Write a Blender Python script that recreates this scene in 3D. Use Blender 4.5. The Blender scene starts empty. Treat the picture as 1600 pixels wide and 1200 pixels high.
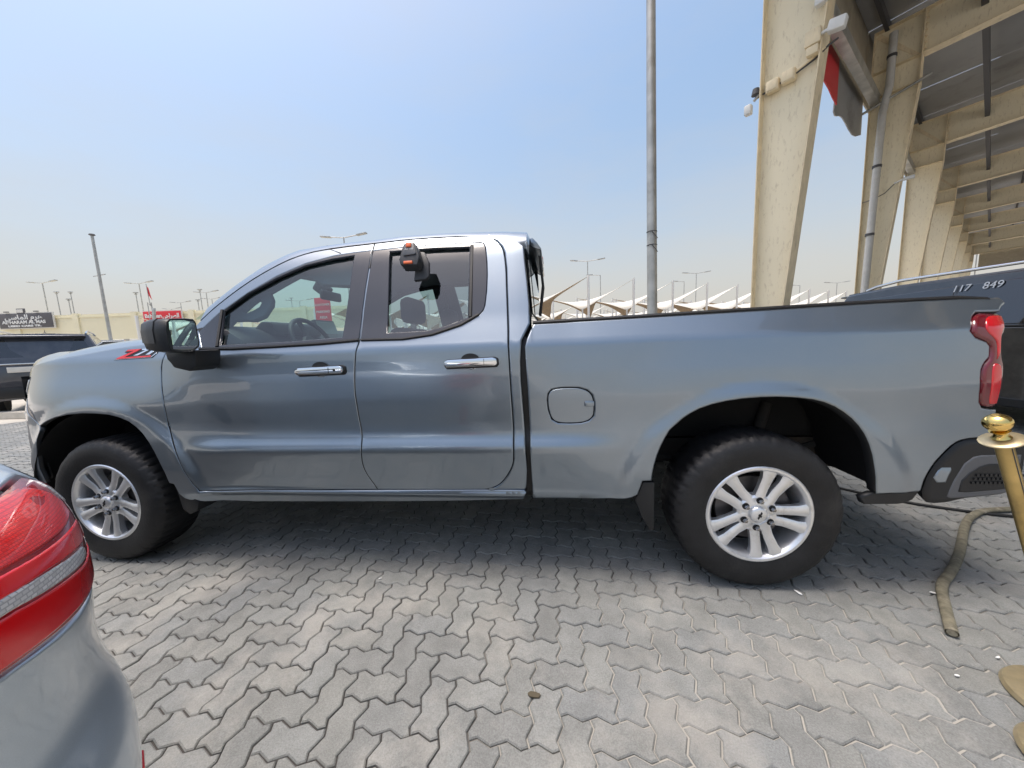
import bpy, bmesh, math, random
from math import radians, sin, cos, pi, hypot
from mathutils import Vector, Matrix
from mathutils.geometry import delaunay_2d_cdt

# ------------------------------------------------------------------ camera, sky, sun, exposure
scn = bpy.context.scene
COL = scn.collection
random.seed(7)

cam_d = bpy.data.cameras.new('camera'); cam = bpy.data.objects.new('camera', cam_d); COL.objects.link(cam)
cam_d.sensor_width = 36.0; cam_d.lens = 12.139; cam_d.clip_start = 0.02; cam_d.clip_end = 2000
YAW, PITCH, ROLL = -0.120870, 0.121982, -0.040311
_f = Vector((sin(YAW)*cos(PITCH), cos(YAW)*cos(PITCH), -sin(PITCH)))
_r = Vector((cos(YAW), -sin(YAW), 0)); _u = _r.cross(_f)
_r2 = _r*cos(ROLL)+_u*sin(ROLL); _u2 = -_r*sin(ROLL)+_u*cos(ROLL)
cam.matrix_world = Matrix(((_r2.x,_u2.x,-_f.x,2.7654),(_r2.y,_u2.y,-_f.y,-1.7181),(_r2.z,_u2.z,-_f.z,1.2822),(0,0,0,1)))
scn.camera = cam

SUN_EL, SUN_AZ = radians(78), radians(264)      # azimuth clockwise from +Y
HAZE = (2.72,2.60,2.40)
wd = bpy.data.worlds.new('World'); scn.world = wd; wd.use_nodes = True
wn, wl = wd.node_tree.nodes, wd.node_tree.links
sky = wn.new('ShaderNodeTexSky'); sky.sky_type = 'NISHITA'; sky.sun_disc = False
sky.sun_elevation = SUN_EL; sky.sun_rotation = SUN_AZ
sky.altitude = 0; sky.air_density = 1.0; sky.dust_density = 4.5; sky.ozone_density = 1.2
wn['Background'].inputs['Strength'].default_value = 0.124
# desert haze: the sky pales evenly all round towards the horizon
def _n(t, **k):
    q = wn.new(t)
    for a, b in k.items(): setattr(q, a, b)
    return q
hs0 = _n('ShaderNodeHueSaturation'); hs0.inputs['Hue'].default_value = .488; hs0.inputs['Saturation'].default_value = 1.16; hs0.inputs['Value'].default_value = .97; wl.new(sky.outputs[0], hs0.inputs['Color'])
tcw = _n('ShaderNodeTexCoord'); sxw = _n('ShaderNodeSeparateXYZ'); wl.new(tcw.outputs['Generated'], sxw.inputs[0])
hz0 = _n('ShaderNodeMapRange'); hz0.inputs[1].default_value = 0; hz0.inputs[2].default_value = .75; hz0.inputs[3].default_value = 1; hz0.inputs[4].default_value = 0; wl.new(sxw.outputs[2], hz0.inputs[0])
hp0 = _n('ShaderNodeMath', operation='POWER'); hp0.inputs[1].default_value = 1.9; wl.new(hz0.outputs[0], hp0.inputs[0])
hm0 = _n('ShaderNodeMath', operation='MULTIPLY'); hm0.inputs[1].default_value = 1.0; wl.new(hp0.outputs[0], hm0.inputs[0])
cl0 = _n('ShaderNodeTexNoise'); cl0.inputs['Scale'].default_value = 1.6; cl0.inputs['Detail'].default_value = 7; cl0.inputs['Roughness'].default_value = .62
cmp0 = _n('ShaderNodeMapping'); cmp0.inputs['Scale'].default_value = (1,1,3.2); wl.new(tcw.outputs['Generated'], cmp0.inputs[0]); wl.new(cmp0.outputs[0], cl0.inputs['Vector'])
cr0 = _n('ShaderNodeMapRange'); cr0.inputs[1].default_value = .42; cr0.inputs[2].default_value = .80; cr0.inputs[3].default_value = 0; cr0.inputs[4].default_value = .24; wl.new(cl0.outputs['Fac'], cr0.inputs[0])
ca0 = _n('ShaderNodeMath', operation='ADD', use_clamp=True); wl.new(hm0.outputs[0], ca0.inputs[0]); wl.new(cr0.outputs[0], ca0.inputs[1])
mx0 = _n('ShaderNodeMix', data_type='RGBA'); wl.new(ca0.outputs[0], mx0.inputs[0]); wl.new(hs0.outputs[0], mx0.inputs[6]); mx0.inputs[7].default_value = (HAZE[0],HAZE[1],HAZE[2],1)
wl.new(mx0.outputs[2], wn['Background'].inputs['Color'])

sd = bpy.data.lights.new('sun', 'SUN'); sun = bpy.data.objects.new('sun', sd); COL.objects.link(sun)
sd.energy = 1.3; sd.angle = radians(22); sd.color = (1.0, 0.95, 0.88)
sun.rotation_euler = (pi/2-SUN_EL, 0, pi-SUN_AZ+pi) if False else (0,0,0)
_sdir = Vector((sin(SUN_AZ)*cos(SUN_EL), cos(SUN_AZ)*cos(SUN_EL), sin(SUN_EL)))
sun.rotation_euler = _sdir.to_track_quat('Z', 'Y').to_euler(); sun.location = _sdir*50

vs = scn.view_settings
vs.view_transform = 'Standard'; vs.look = 'None'; vs.gamma = 1; vs.exposure = 1.02
vs.use_curve_mapping = False
scn.cycles.max_bounces = 10; scn.cycles.transparent_max_bounces = 16

# ------------------------------------------------------------------ helpers
def setp(o, label=None, cat=None, group=None, kind=None):
    if label: o['label'] = label
    if cat: o['category'] = cat
    if group: o['group'] = group
    if kind: o['kind'] = kind
    return o
def empty(name, loc=(0,0,0), label=None, cat=None, group=None, rotz=0, parent=None):
    o = bpy.data.objects.new(name, None); COL.objects.link(o); o.location = loc; o.rotation_euler = (0,0,rotz)
    o.empty_display_size = .1
    if parent: o.parent = parent
    return setp(o, label, cat, group)
def link(name, me, mat=None, parent=None):
    if mat and len(me.materials) == 0:
        for m in (mat if isinstance(mat, (list,tuple)) else [mat]): me.materials.append(m)
    o = bpy.data.objects.new(name, me); COL.objects.link(o)
    if parent: o.parent = parent
    return o
def mesh(name, vs_, fs_, mat=None, parent=None, smooth=False, norms=None, mi=None):
    me = bpy.data.meshes.new(name); me.from_pydata(vs_, [], fs_); me.update()
    if smooth: me.polygons.foreach_set('use_smooth', [True]*len(me.polygons))
    if mi: me.polygons.foreach_set('material_index', mi)
    if norms: me.normals_split_custom_set_from_vertices(norms)
    return link(name, me, mat, parent)
def bmobj(name, bm, mat=None, parent=None, smooth=None, fixn=True):
    if fixn: bmesh.ops.recalc_face_normals(bm, faces=bm.faces)
    me = bpy.data.meshes.new(name); bm.to_mesh(me); bm.free()
    if smooth is not None:
        me.polygons.foreach_set('use_smooth', [True]*len(me.polygons))
        if smooth < 179: me.set_sharp_from_angle(angle=radians(smooth))
    return link(name, me, mat, parent)
def add_box(bm, c, s, rot=None, bevel=0, seg=2):
    r = bmesh.ops.create_cube(bm, size=1.0); v = r['verts']
    bmesh.ops.scale(bm, verts=v, vec=s)
    if bevel:
        es = list({e for x in v for e in x.link_edges})
        q = bmesh.ops.bevel(bm, geom=es, offset=bevel, segments=seg, affect='EDGES', profile=.5)
        v = list({x for f in q['faces'] for x in f.verts} | {x for x in v if x.is_valid})
    if rot is not None: bmesh.ops.rotate(bm, verts=v, cent=(0,0,0), matrix=rot)
    bmesh.ops.translate(bm, verts=v, vec=c)
    return v
def box(name, c, s, mat, parent=None, bevel=0, rot=None, seg=2):
    bm = bmesh.new(); add_box(bm, c, s, rot, bevel, seg)
    return bmobj(name, bm, mat, parent, 35 if bevel else None)
def add_tube(bm, pts, r, n=8, caps=True):
    pts = [Vector(p) for p in pts]; rings = []
    rr = r if isinstance(r, (list,tuple)) else [r]*len(pts)
    up = None
    for i, p in enumerate(pts):
        t = (pts[min(i+1,len(pts)-1)]-pts[max(i-1,0)]).normalized()
        if up is None:
            up = Vector((0,0,1)) if abs(t.z) < .9 else Vector((1,0,0))
        a = t.cross(up).normalized(); b = a.cross(t).normalized(); up = b
        rings.append([bm.verts.new(p+(a*cos(2*pi*k/n)+b*sin(2*pi*k/n))*rr[i]) for k in range(n)])
    for A, B in zip(rings, rings[1:]):
        for k in range(n): bm.faces.new((A[k],A[(k+1)%n],B[(k+1)%n],B[k]))
    if caps: bm.faces.new(rings[0]); bm.faces.new(rings[-1][::-1])
def tube(name, pts, r, mat, parent=None, n=8):
    bm = bmesh.new(); add_tube(bm, pts, r, n); return bmobj(name, bm, mat, parent, 50)
def add_lathe(bm, prof, n=32, axis='Z', c=(0,0,0), closed=False, caps=True):
    "prof: (radius, height) pairs turned about an axis"
    rings = []
    for r, h in prof:
        ring = []
        for k in range(n):
            a = 2*pi*k/n
            if axis == 'Z': p = (r*cos(a), r*sin(a), h)
            elif axis == 'Y': p = (r*cos(a), h, r*sin(a))
            else: p = (h, r*cos(a), r*sin(a))
            ring.append(bm.verts.new((p[0]+c[0], p[1]+c[1], p[2]+c[2])))
        rings.append(ring)
    pr = list(zip(rings, rings[1:])) + ([(rings[-1], rings[0])] if closed else [])
    for A, B in pr:
        for k in range(n): bm.faces.new((A[k],A[(k+1)%n],B[(k+1)%n],B[k]))
    if not closed and caps:
        if prof[0][0] > 1e-6: bm.faces.new(rings[0])
        if prof[-1][0] > 1e-6: bm.faces.new(rings[-1][::-1])
    return rings
def lathe(name, prof, mat, parent=None, n=32, axis='Z', c=(0,0,0), smooth=40, closed=False):
    bm = bmesh.new(); add_lathe(bm, prof, n, axis, c, closed)
    bmesh.ops.remove_doubles(bm, verts=bm.verts, dist=1e-6)
    return bmobj(name, bm, mat, parent, smooth)
def add_prism(bm, poly, axis, a, b, bevel=0):
    "poly in the plane across the axis, pulled from a to b"
    def P(u, v, w): return {'X':(w,u,v), 'Y':(u,w,v), 'Z':(u,v,w)}[axis]
    A = [bm.verts.new(P(u,v,a)) for u,v in poly]; B = [bm.verts.new(P(u,v,b)) for u,v in poly]
    fs = [bm.faces.new(A), bm.faces.new(B[::-1])]
    n = len(poly)
    for i in range(n): fs.append(bm.faces.new((A[i],B[i],B[(i+1)%n],A[(i+1)%n])))
    if bevel:
        es = list({e for f in fs for e in f.edges})
        bmesh.ops.bevel(bm, geom=es, offset=bevel, segments=2, affect='EDGES', profile=.5, clamp_overlap=True)
def prism(name, poly, axis, a, b, mat, parent=None, bevel=0):
    bm = bmesh.new(); add_prism(bm, poly, axis, a, b, bevel); return bmobj(name, bm, mat, parent, 35 if bevel else None)
def copy_tree(o, parent=None):
    c = o.copy(); COL.objects.link(c); c.parent = parent
    for ch in list(o.children): copy_tree(ch, c)
    return c
def inpoly(x, y, P):
    c = False; j = len(P)-1
    for i in range(len(P)):
        if (P[i][1] > y) != (P[j][1] > y) and x < (P[j][0]-P[i][0])*(y-P[i][1])/(P[j][1]-P[i][1])+P[i][0]: c = not c
        j = i
    return c
def area(P): return .5*sum(P[i-1][0]*P[i][1]-P[i][0]*P[i-1][1] for i in range(len(P)))
def dedupe(P, d=1e-3):
    out = []
    for p in P:
        if not out or hypot(p[0]-out[-1][0], p[1]-out[-1][1]) > d: out.append((p[0],p[1]))
    while len(out) > 3 and hypot(out[0][0]-out[-1][0], out[0][1]-out[-1][1]) < d: out.pop()
    return out
def inset(P, d):
    "move an outline inwards by d (outwards when negative)"
    n = len(P); s = 1 if area(P) > 0 else -1; out = []
    for i in range(n):
        a, b, c = P[i-1], P[i], P[(i+1)%n]
        e1 = Vector((b[0]-a[0], b[1]-a[1])).normalized(); e2 = Vector((c[0]-b[0], c[1]-b[1])).normalized()
        n1 = Vector((-e1.y, e1.x))*s; n2 = Vector((-e2.y, e2.x))*s
        m = n1+n2
        if m.length < 1e-4: m = n1
        m.normalize(); k = max(.45, m.dot(n1))
        out.append((b[0]+m.x*d/k, b[1]+m.y*d/k))
    return out
def densify(P, step):
    out = []
    for i in range(len(P)):
        a, b = P[i], P[(i+1)%len(P)]; L = hypot(b[0]-a[0], b[1]-a[1]); k = max(1, int(L/step+.5))
        for j in range(k): out.append((a[0]+(b[0]-a[0])*j/k, a[1]+(b[1]-a[1])*j/k))
    return out
def rounded(P, it=1, keep=35):
    "corner cutting on gentle bends only, sharp corners stay"
    for _ in range(it):
        out = []; n = len(P)
        for i in range(n):
            a, b, c = P[i-1], P[i], P[(i+1)%n]
            e1 = Vector((b[0]-a[0], b[1]-a[1])); e2 = Vector((c[0]-b[0], c[1]-b[1]))
            ang = math.degrees(e1.angle(e2)) if e1.length > 1e-6 and e2.length > 1e-6 else 180
            if ang < keep and ang > 2:
                out += [(b[0]-e1.x*.25, b[1]-e1.y*.25), (b[0]+e2.x*.25, b[1]+e2.y*.25)]
            else: out.append(b)
        P = dedupe(out, 5e-4)
    return P
def panel(name, P, F, mat, parent=None, holes=(), ret=None, grid=.04, depth=.02, lip=.005, shrink=.0, flip=False, gv=None, step=None, off=0.0):
    """A sheet on the surface F(u,v) inside outline P, with a rolled edge of the given lip and a return of the given depth."""
    P = dedupe(P); P = densify(P, step or grid)
    if shrink: P = inset(P, shrink)
    Pi = inset(P, lip)
    H = [densify(dedupe(h), step or grid) for h in holes]; Hi = [inset(h, -lip) for h in H]
    e = 1e-3
    def base(u, v):
        a = Vector(F(u,v)); du = Vector(F(u+e,v))-Vector(F(u-e,v)); dv = Vector(F(u,v+e))-Vector(F(u,v-e))
        nn = du.cross(dv).normalized()
        if flip: nn = -nn
        return a+nn*off, nn, du.normalized(), dv.normalized()
    pts = []; edges = []
    rings = []
    for L in [Pi]+Hi:
        s = len(pts); rings.append(list(range(s, s+len(L)))); pts += [Vector(p) for p in L]
        edges += [(s+i, s+(i+1)%len(L)) for i in range(len(L))]
    us = [p[0] for p in Pi]; vs_ = [p[1] for p in Pi]
    gv = gv or grid
    nu = int((max(us)-min(us))/grid)+1; nv = int((max(vs_)-min(vs_))/gv)+1
    segs = [(pts[a], pts[b]) for a, b in edges]
    def near(x, y):
        for a, b in segs:
            dx, dy = b.x-a.x, b.y-a.y; L = dx*dx+dy*dy
            t = max(0, min(1, ((x-a.x)*dx+(y-a.y)*dy)/L)) if L > 0 else 0
            if (x-a.x-t*dx)**2+(y-a.y-t*dy)**2 < (min(grid,gv)*.45)**2: return True
        return False
    for i in range(nu+1):
        for j in range(nv+1):
            x = min(us)+i*grid; y = min(vs_)+j*gv
            if inpoly(x,y,Pi) and not any(inpoly(x,y,h) for h in Hi) and not near(x,y): pts.append(Vector((x,y)))
    ov, oe, of, ovo, _, _ = delaunay_2d_cdt(pts, edges, [], 0, 1e-6)
    m = {}
    for k, src in enumerate(ovo):
        for q in src: m[q] = k
    tris = []
    for f in of:
        cx = sum(ov[k].x for k in f)/len(f); cy = sum(ov[k].y for k in f)/len(f)
        if inpoly(cx,cy,Pi) and not any(inpoly(cx,cy,h) for h in Hi): tris.append(list(f))
    V = []; N = []
    for q in ov:
        a, nn, _, _ = base(q.x, q.y); V.append(a); N.append(nn)
    # orientation
    if tris:
        sg = sum(1 if (V[f[1]]-V[f[0]]).cross(V[f[2]]-V[f[0]]).dot(N[f[0]]) > 0 else -1 for f in tris)
        if sg < 0: tris = [t[::-1] for t in tris]
    F_ = tris; nfront = len(tris); MI = [0]*nfront
    for ring, L in zip(rings, [P]+H):
        n = len(L); s = len(V)
        outw = []
        for i in range(n):
            a, nn, du, dv = base(*L[i]); b = V[m[ring[i]]]
            o = (a-b); o = (o-nn*o.dot(nn)); o = o.normalized() if o.length > 1e-9 else du
            outw.append(o)
            V.append(a-nn*lip*.45); N.append((nn*.6+o*.8).normalized())
        for i in range(n):
            a, nn, _, _ = base(*L[i]); V.append(a-nn*(depth+lip*.45)); N.append(outw[i])
        for i in range(n):
            j = (i+1)%n; a, b = m[ring[i]], m[ring[j]]
            for q in ((a, b, s+j, s+i), (s+i, s+j, s+n+j, s+n+i)):
                g = (V[q[1]]-V[q[0]]).cross(V[q[2]]-V[q[0]]); w = N[q[0]]+N[q[2]]
                F_.append(list(q if g.dot(w) > 0 else q[::-1])); MI.append(0 if q[0] == a else (1 if ret else 0))
    return mesh(name, [tuple(v) for v in V], F_, [mat, ret] if ret else mat, parent, True, [tuple(n) for n in N], MI)
def loft(name, rows, mat, parent=None, smooth=180, closed=False, caps=False):
    "rows of equally many points"
    bm = bmesh.new(); R = [[bm.verts.new(p) for p in r] for r in rows]; n = len(rows[0])
    for A, B in zip(R, R[1:]):
        for k in range(n if closed else n-1):
            try: bm.faces.new((A[k],A[(k+1)%n],B[(k+1)%n],B[k]))
            except ValueError: pass
    if caps: bm.faces.new(R[0]); bm.faces.new(R[-1][::-1])
    bmesh.ops.remove_doubles(bm, verts=bm.verts, dist=1e-6)
    return bmobj(name, bm, mat, parent, smooth)
def text_mesh(name, s, size, mat, parent=None, mtx=None, ext=.002, bold=0.0, squash=None):
    c = bpy.data.curves.new(name, 'FONT'); c.body = s; c.size = size; c.extrude = ext; c.align_x = 'CENTER'; c.align_y = 'CENTER'
    c.offset = bold; c.resolution_u = 3
    t = bpy.data.objects.new('tmp_text', c); COL.objects.link(t)
    dg = bpy.context.evaluated_depsgraph_get(); dg.update()
    me = bpy.data.meshes.new_from_object(t.evaluated_get(dg)); bpy.data.objects.remove(t); bpy.data.curves.remove(c)
    me.name = name
    if squash:
        xs = [v.co.x for v in me.vertices]
        k = squash/(max(xs)-min(xs)) if xs else 1
        for v in me.vertices: v.co.x *= k
    if mtx: me.transform(mtx)
    me.materials.clear()
    return link(name, me, mat, parent)

# ------------------------------------------------------------------ materials
def nmat(name): 
    m = bpy.data.materials.new(name); m.use_nodes = True
    return m, m.node_tree.nodes, m.node_tree.links, m.node_tree.nodes['Principled BSDF']
def pmat(name, col, rough=.5, metal=0., coat=0., spec=.5, trans=0., ior=1.45, emit=None, var=0., scale=8., bump=0., bscale=60., dirt=None, dscale=1.5, damt=.5, streak=0):
    m, n, l, b = nmat(name)
    b.inputs['Base Color'].default_value = (*col, 1); b.inputs['Roughness'].default_value = rough
    b.inputs['Metallic'].default_value = metal; b.inputs['Coat Weight'].default_value = coat; b.inputs['Coat Roughness'].default_value = .03
    b.inputs['Specular IOR Level'].default_value = spec; b.inputs['Transmission Weight'].default_value = trans; b.inputs['IOR'].default_value = ior
    tc = n.new('ShaderNodeTexCoord')
    if var or dirt:
        src = None
        if var:
            t = n.new('ShaderNodeTexNoise'); t.inputs['Scale'].default_value = scale; t.inputs['Detail'].default_value = 5
            l.new(tc.outputs['Object'], t.inputs['Vector'])
            mp = n.new('ShaderNodeMapRange'); mp.inputs[1].default_value = .3; mp.inputs[2].default_value = .7
            mp.inputs[3].default_value = 1-var; mp.inputs[4].default_value = 1+var
            l.new(t.outputs['Fac'], mp.inputs[0])
            mx = n.new('ShaderNodeMix'); mx.data_type = 'RGBA'; mx.blend_type = 'MULTIPLY'; mx.inputs[0].default_value = 1
            mx.inputs[6].default_value = (*col,1); l.new(mp.outputs[0], mx.inputs[7]); src = mx.outputs[2]
        if dirt:
            t = n.new('ShaderNodeTexNoise'); t.inputs['Scale'].default_value = dscale; t.inputs['Detail'].default_value = 8; t.inputs['Roughness'].default_value = .7
            if streak:
                mg = n.new('ShaderNodeMapping'); mg.inputs['Scale'].default_value = (1,1,streak); l.new(tc.outputs['Object'], mg.inputs[0]); l.new(mg.outputs[0], t.inputs['Vector'])
            else: l.new(tc.outputs['Object'], t.inputs['Vector'])
            mp = n.new('ShaderNodeMapRange'); mp.inputs[1].default_value = .54; mp.inputs[2].default_value = .70; mp.inputs[3].default_value = 0; mp.inputs[4].default_value = damt
            l.new(t.outputs['Fac'], mp.inputs[0])
            mx = n.new('ShaderNodeMix'); mx.data_type = 'RGBA'
            if src: l.new(src, mx.inputs[6])
            else: mx.inputs[6].default_value = (*col,1)
            mx.inputs[7].default_value = (*dirt,1); l.new(mp.outputs[0], mx.inputs[0]); src = mx.outputs[2]
        l.new(src, b.inputs['Base Color'])
    if bump:
        t = n.new('ShaderNodeTexNoise'); t.inputs['Scale'].default_value = bscale; t.inputs['Detail'].default_value = 4
        l.new(tc.outputs['Object'], t.inputs['Vector'])
        bp = n.new('ShaderNodeBump'); bp.inputs['Strength'].default_value = bump; bp.inputs['Distance'].default_value = .01
        l.new(t.outputs['Fac'], bp.inputs['Height']); l.new(bp.outputs['Normal'], b.inputs['Normal'])
    if emit: b.inputs['Emission Color'].default_value = (*emit[0],1); b.inputs['Emission Strength'].default_value = emit[1]
    return m
def paint(name, col, metal=.55, rough=.32, flake=.12):
    m, n, l, b = nmat(name)
    tc = n.new('ShaderNodeTexCoord'); vo = n.new('ShaderNodeTexNoise'); vo.inputs['Scale'].default_value = 900; vo.inputs['Detail'].default_value = 1
    l.new(tc.outputs['Object'], vo.inputs['Vector'])
    mp = n.new('ShaderNodeMapRange'); mp.inputs[3].default_value = 1-flake; mp.inputs[4].default_value = 1+flake; l.new(vo.outputs['Fac'], mp.inputs[0])
    mx = n.new('ShaderNodeMix'); mx.data_type = 'RGBA'; mx.blend_type = 'MULTIPLY'; mx.inputs[0].default_value = 1
    mx.inputs[6].default_value = (*col,1); l.new(mp.outputs[0], mx.inputs[7])
    # thin road dust, a little more in patches
    du = n.new('ShaderNodeTexNoise'); du.inputs['Scale'].default_value = 3.5; du.inputs['Detail'].default_value = 7; du.inputs['Roughness'].default_value = .65
    l.new(tc.outputs['Object'], du.inputs['Vector'])
    dm = n.new('ShaderNodeMapRange'); dm.inputs[1].default_value = .4; dm.inputs[2].default_value = .75; dm.inputs[3].default_value = 0.0; dm.inputs[4].default_value = .10
    l.new(du.outputs['Fac'], dm.inputs[0])
    m2 = n.new('ShaderNodeMix'); m2.data_type = 'RGBA'; l.new(dm.outputs[0], m2.inputs[0]); l.new(mx.outputs[2], m2.inputs[6]); m2.inputs[7].default_value = (.42,.40,.37,1)
    l.new(m2.outputs[2], b.inputs['Base Color'])
    b.inputs['Metallic'].default_value = metal; b.inputs['Roughness'].default_value = rough
    b.inputs['Coat Weight'].default_value = 1; b.inputs['Coat Roughness'].default_value = .025; b.inputs['Coat IOR'].default_value = 1.6
    return m
def glassmat(name, tint, refl=1.0):
    "thin window pane: tinted see-through plus a mirror coat that grows at grazing angles"
    m, n, l, b = nmat(name)
    n.remove(b); out = n['Material Output']
    tr = n.new('ShaderNodeBsdfTransparent'); tr.inputs[0].default_value = (*tint,1)
    gl = n.new('ShaderNodeBsdfGlossy'); gl.inputs['Roughness'].default_value = .0; gl.inputs[0].default_value = (.9,.95,1,1)
    fr = n.new('ShaderNodeLayerWeight'); fr.inputs[0].default_value = .5
    pw = n.new('ShaderNodeMath'); pw.operation = 'POWER'; pw.inputs[1].default_value = 4; l.new(fr.outputs['Facing'], pw.inputs[0])
    ml = n.new('ShaderNodeMath'); ml.operation = 'MULTIPLY_ADD'; ml.inputs[1].default_value = .85; ml.inputs[2].default_value = .075*refl; ml.use_clamp = True; l.new(pw.outputs[0], ml.inputs[0])
    mx = n.new('ShaderNodeMixShader'); l.new(ml.outputs[0], mx.inputs[0]); l.new(tr.outputs[0], mx.inputs[1]); l.new(gl.outputs[0], mx.inputs[2])
    l.new(mx.outputs[0], out.inputs[0])
    return m
M = dict(
 paint=paint('steel_metallic_paint', (.235,.283,.335), .80, .30),
 silver=paint('silver_metallic_paint', (.58,.67,.76), .65, .38),
 black_paint=paint('black_paint', (.008,.009,.012), .0, .3),
 dark_paint=paint('dark_blue_paint', (.03,.035,.05), .3, .3),
 grey_paint=paint('grey_paint', (.25,.27,.28), .3, .35),
 white_paint=paint('white_paint', (.75,.75,.74), .0, .3, .02),
 black=pmat('satin_black_trim_gap_shade', (.014,.015,.017), .45, bump=.08, bscale=300),
 gloss=pmat('gloss_black_pillar', (.028,.032,.044), .25, coat=.4, var=.15, scale=2),
 rubber=pmat('tyre_rubber', (.0115,.0118,.0135), .55, var=.35, scale=9, bump=.15, bscale=90, dirt=(.07,.066,.06), dscale=5, damt=.22),
 liner=pmat('wheel_well_plastic', (.008,.008,.009), .75, bump=.1),
 under=pmat('underbody_steel', (.03,.028,.026), .8, dirt=(.11,.075,.05), dscale=6),
 chrome=pmat('chrome', (.80,.81,.83), .07, 1.0),
 alloy=pmat('silver_alloy', (.80,.815,.84), .34, .78, var=.05, dirt=(.34,.31,.27), dscale=14, damt=.35),
 alloy_dark=pmat('shadowed_alloy_barrel', (.36,.36,.37), .42, .8, dirt=(.17,.15,.13), dscale=8),
 disc=pmat('brake_steel', (.14,.13,.125), .5, .8, var=.3),
 nut=pmat('lug_nut_steel', (.30,.30,.31), .2, 1.0),
 glass=glassmat('green_tinted_glass', (.70,.86,.84)),
 dkglass=glassmat('smoked_glass', (.50,.58,.60), 1.25),
 priv=pmat('privacy_glass', (.012,.014,.02), .03, spec=.8, coat=1.0),
 mirror=pmat('mirror_glass', (.85,.92,.90), .01, 1.0),
 red=pmat('red_lens', (.62,.006,.014), .06, spec=.6, coat=1.0, bump=.05, bscale=500),
 dkred=pmat('dark_red_lens', (.15,.008,.016), .05, coat=1.0),
 trim=pmat('slate_pillar_trim', (.09,.115,.14), .8),
 interior=pmat('interior_vinyl', (.035,.037,.042), .6, bump=.1, bscale=200),
 seat=pmat('seat_fabric', (.05,.052,.058), .8, bump=.2, bscale=300),
 headliner=pmat('grey_headliner', (.22,.23,.24), .9, bump=.1, bscale=400),
 screen=pmat('dull_screen', (.30,.34,.34), .15),
 brass=pmat('polished_brass', (.83,.58,.20), .16, 1.0, var=.08, scale=20, bump=.02, bscale=20),
 brass_worn=pmat('worn_brass', (.52,.38,.155), .36, .85, var=.25, scale=12, dirt=(.16,.13,.09), dscale=9, damt=.5),
 brass_base=pmat('brushed_gold_base', (.60,.50,.31), .38, .75, var=.12, scale=30, dirt=(.42,.38,.30), dscale=9, damt=.5),
 hose=pmat('dusty_hose', (.17,.155,.11), .8, var=.35, scale=25, bump=.4, bscale=120, dirt=(.33,.30,.24), dscale=20, damt=.7),
 cable=pmat('black_cable', (.02,.02,.02), .6),
 white=pmat('white_plastic', (.72,.72,.70), .4, var=.06),
 litter=pmat('white_litter', (.8,.8,.78), .6),
 chalk=pmat('window_chalk', (.80,.82,.84), .9),
 orange=pmat('orange_plastic', (.75,.16,.06), .4),
 gadget=pmat('black_plastic', (.035,.037,.042), .42, bump=.1, bscale=200),
 gadget2=pmat('grey_plastic', (.10,.105,.115), .4),
 steel=pmat('beige_painted_steel', (.84,.76,.57), .55, var=.04, scale=1.2, bump=.04, bscale=40, dirt=(.30,.21,.12), dscale=24, damt=.42, streak=.3),
 flange=pmat('beige_flange_steel', (.80,.68,.47), .55, var=.1, dirt=(.33,.22,.12), dscale=20, damt=.45, streak=.25),
 sheet=pmat('galvanised_sheet', (.33,.335,.34), .45, .35, var=.15, scale=.6, dirt=(.12,.11,.10), dscale=1.1, damt=.5),
 purlin=pmat('dark_purlin_steel', (.075,.075,.08), .6),
 cladding=pmat('tan_cladding', (.40,.355,.27), .6, var=.1, dirt=(.2,.16,.11), dscale=2),
 galv=pmat('galvanised_pole', (.42,.42,.40), .42, .55, var=.2, scale=4, dirt=(.28,.26,.22), dscale=3),
 pipe=pmat('grey_pvc_pipe', (.55,.55,.53), .5, var=.08, dirt=(.3,.27,.22), dscale=4),
 redsign=pmat('red_sign_face', (.62,.035,.045), .45),
 dksign=pmat('dark_sign_face', (.10,.095,.10), .5),
 cream=pmat('cream_wall_render', (.78,.72,.52), .8, var=.04, scale=.4, dirt=(.62,.55,.40), dscale=.5, damt=.4),
 offwhite=pmat('off_white_sheet', (.66,.64,.59), .6, var=.06),
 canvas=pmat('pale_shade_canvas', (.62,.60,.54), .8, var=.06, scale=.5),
 canvas_shaded=pmat('shaded_canvas_underside', (.36,.27,.175), .85, var=.08, scale=.5),  # same cloth, its shade and the light through it put into the colour
 mast=pmat('white_mast_steel', (.72,.71,.68), .45),
 lens=pmat('clear_lens', (.62,.64,.66), .08, .4, coat=1.0, bump=.3, bscale=220),
 plate=pmat('number_plate', (.70,.67,.58), .5),
)
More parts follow.
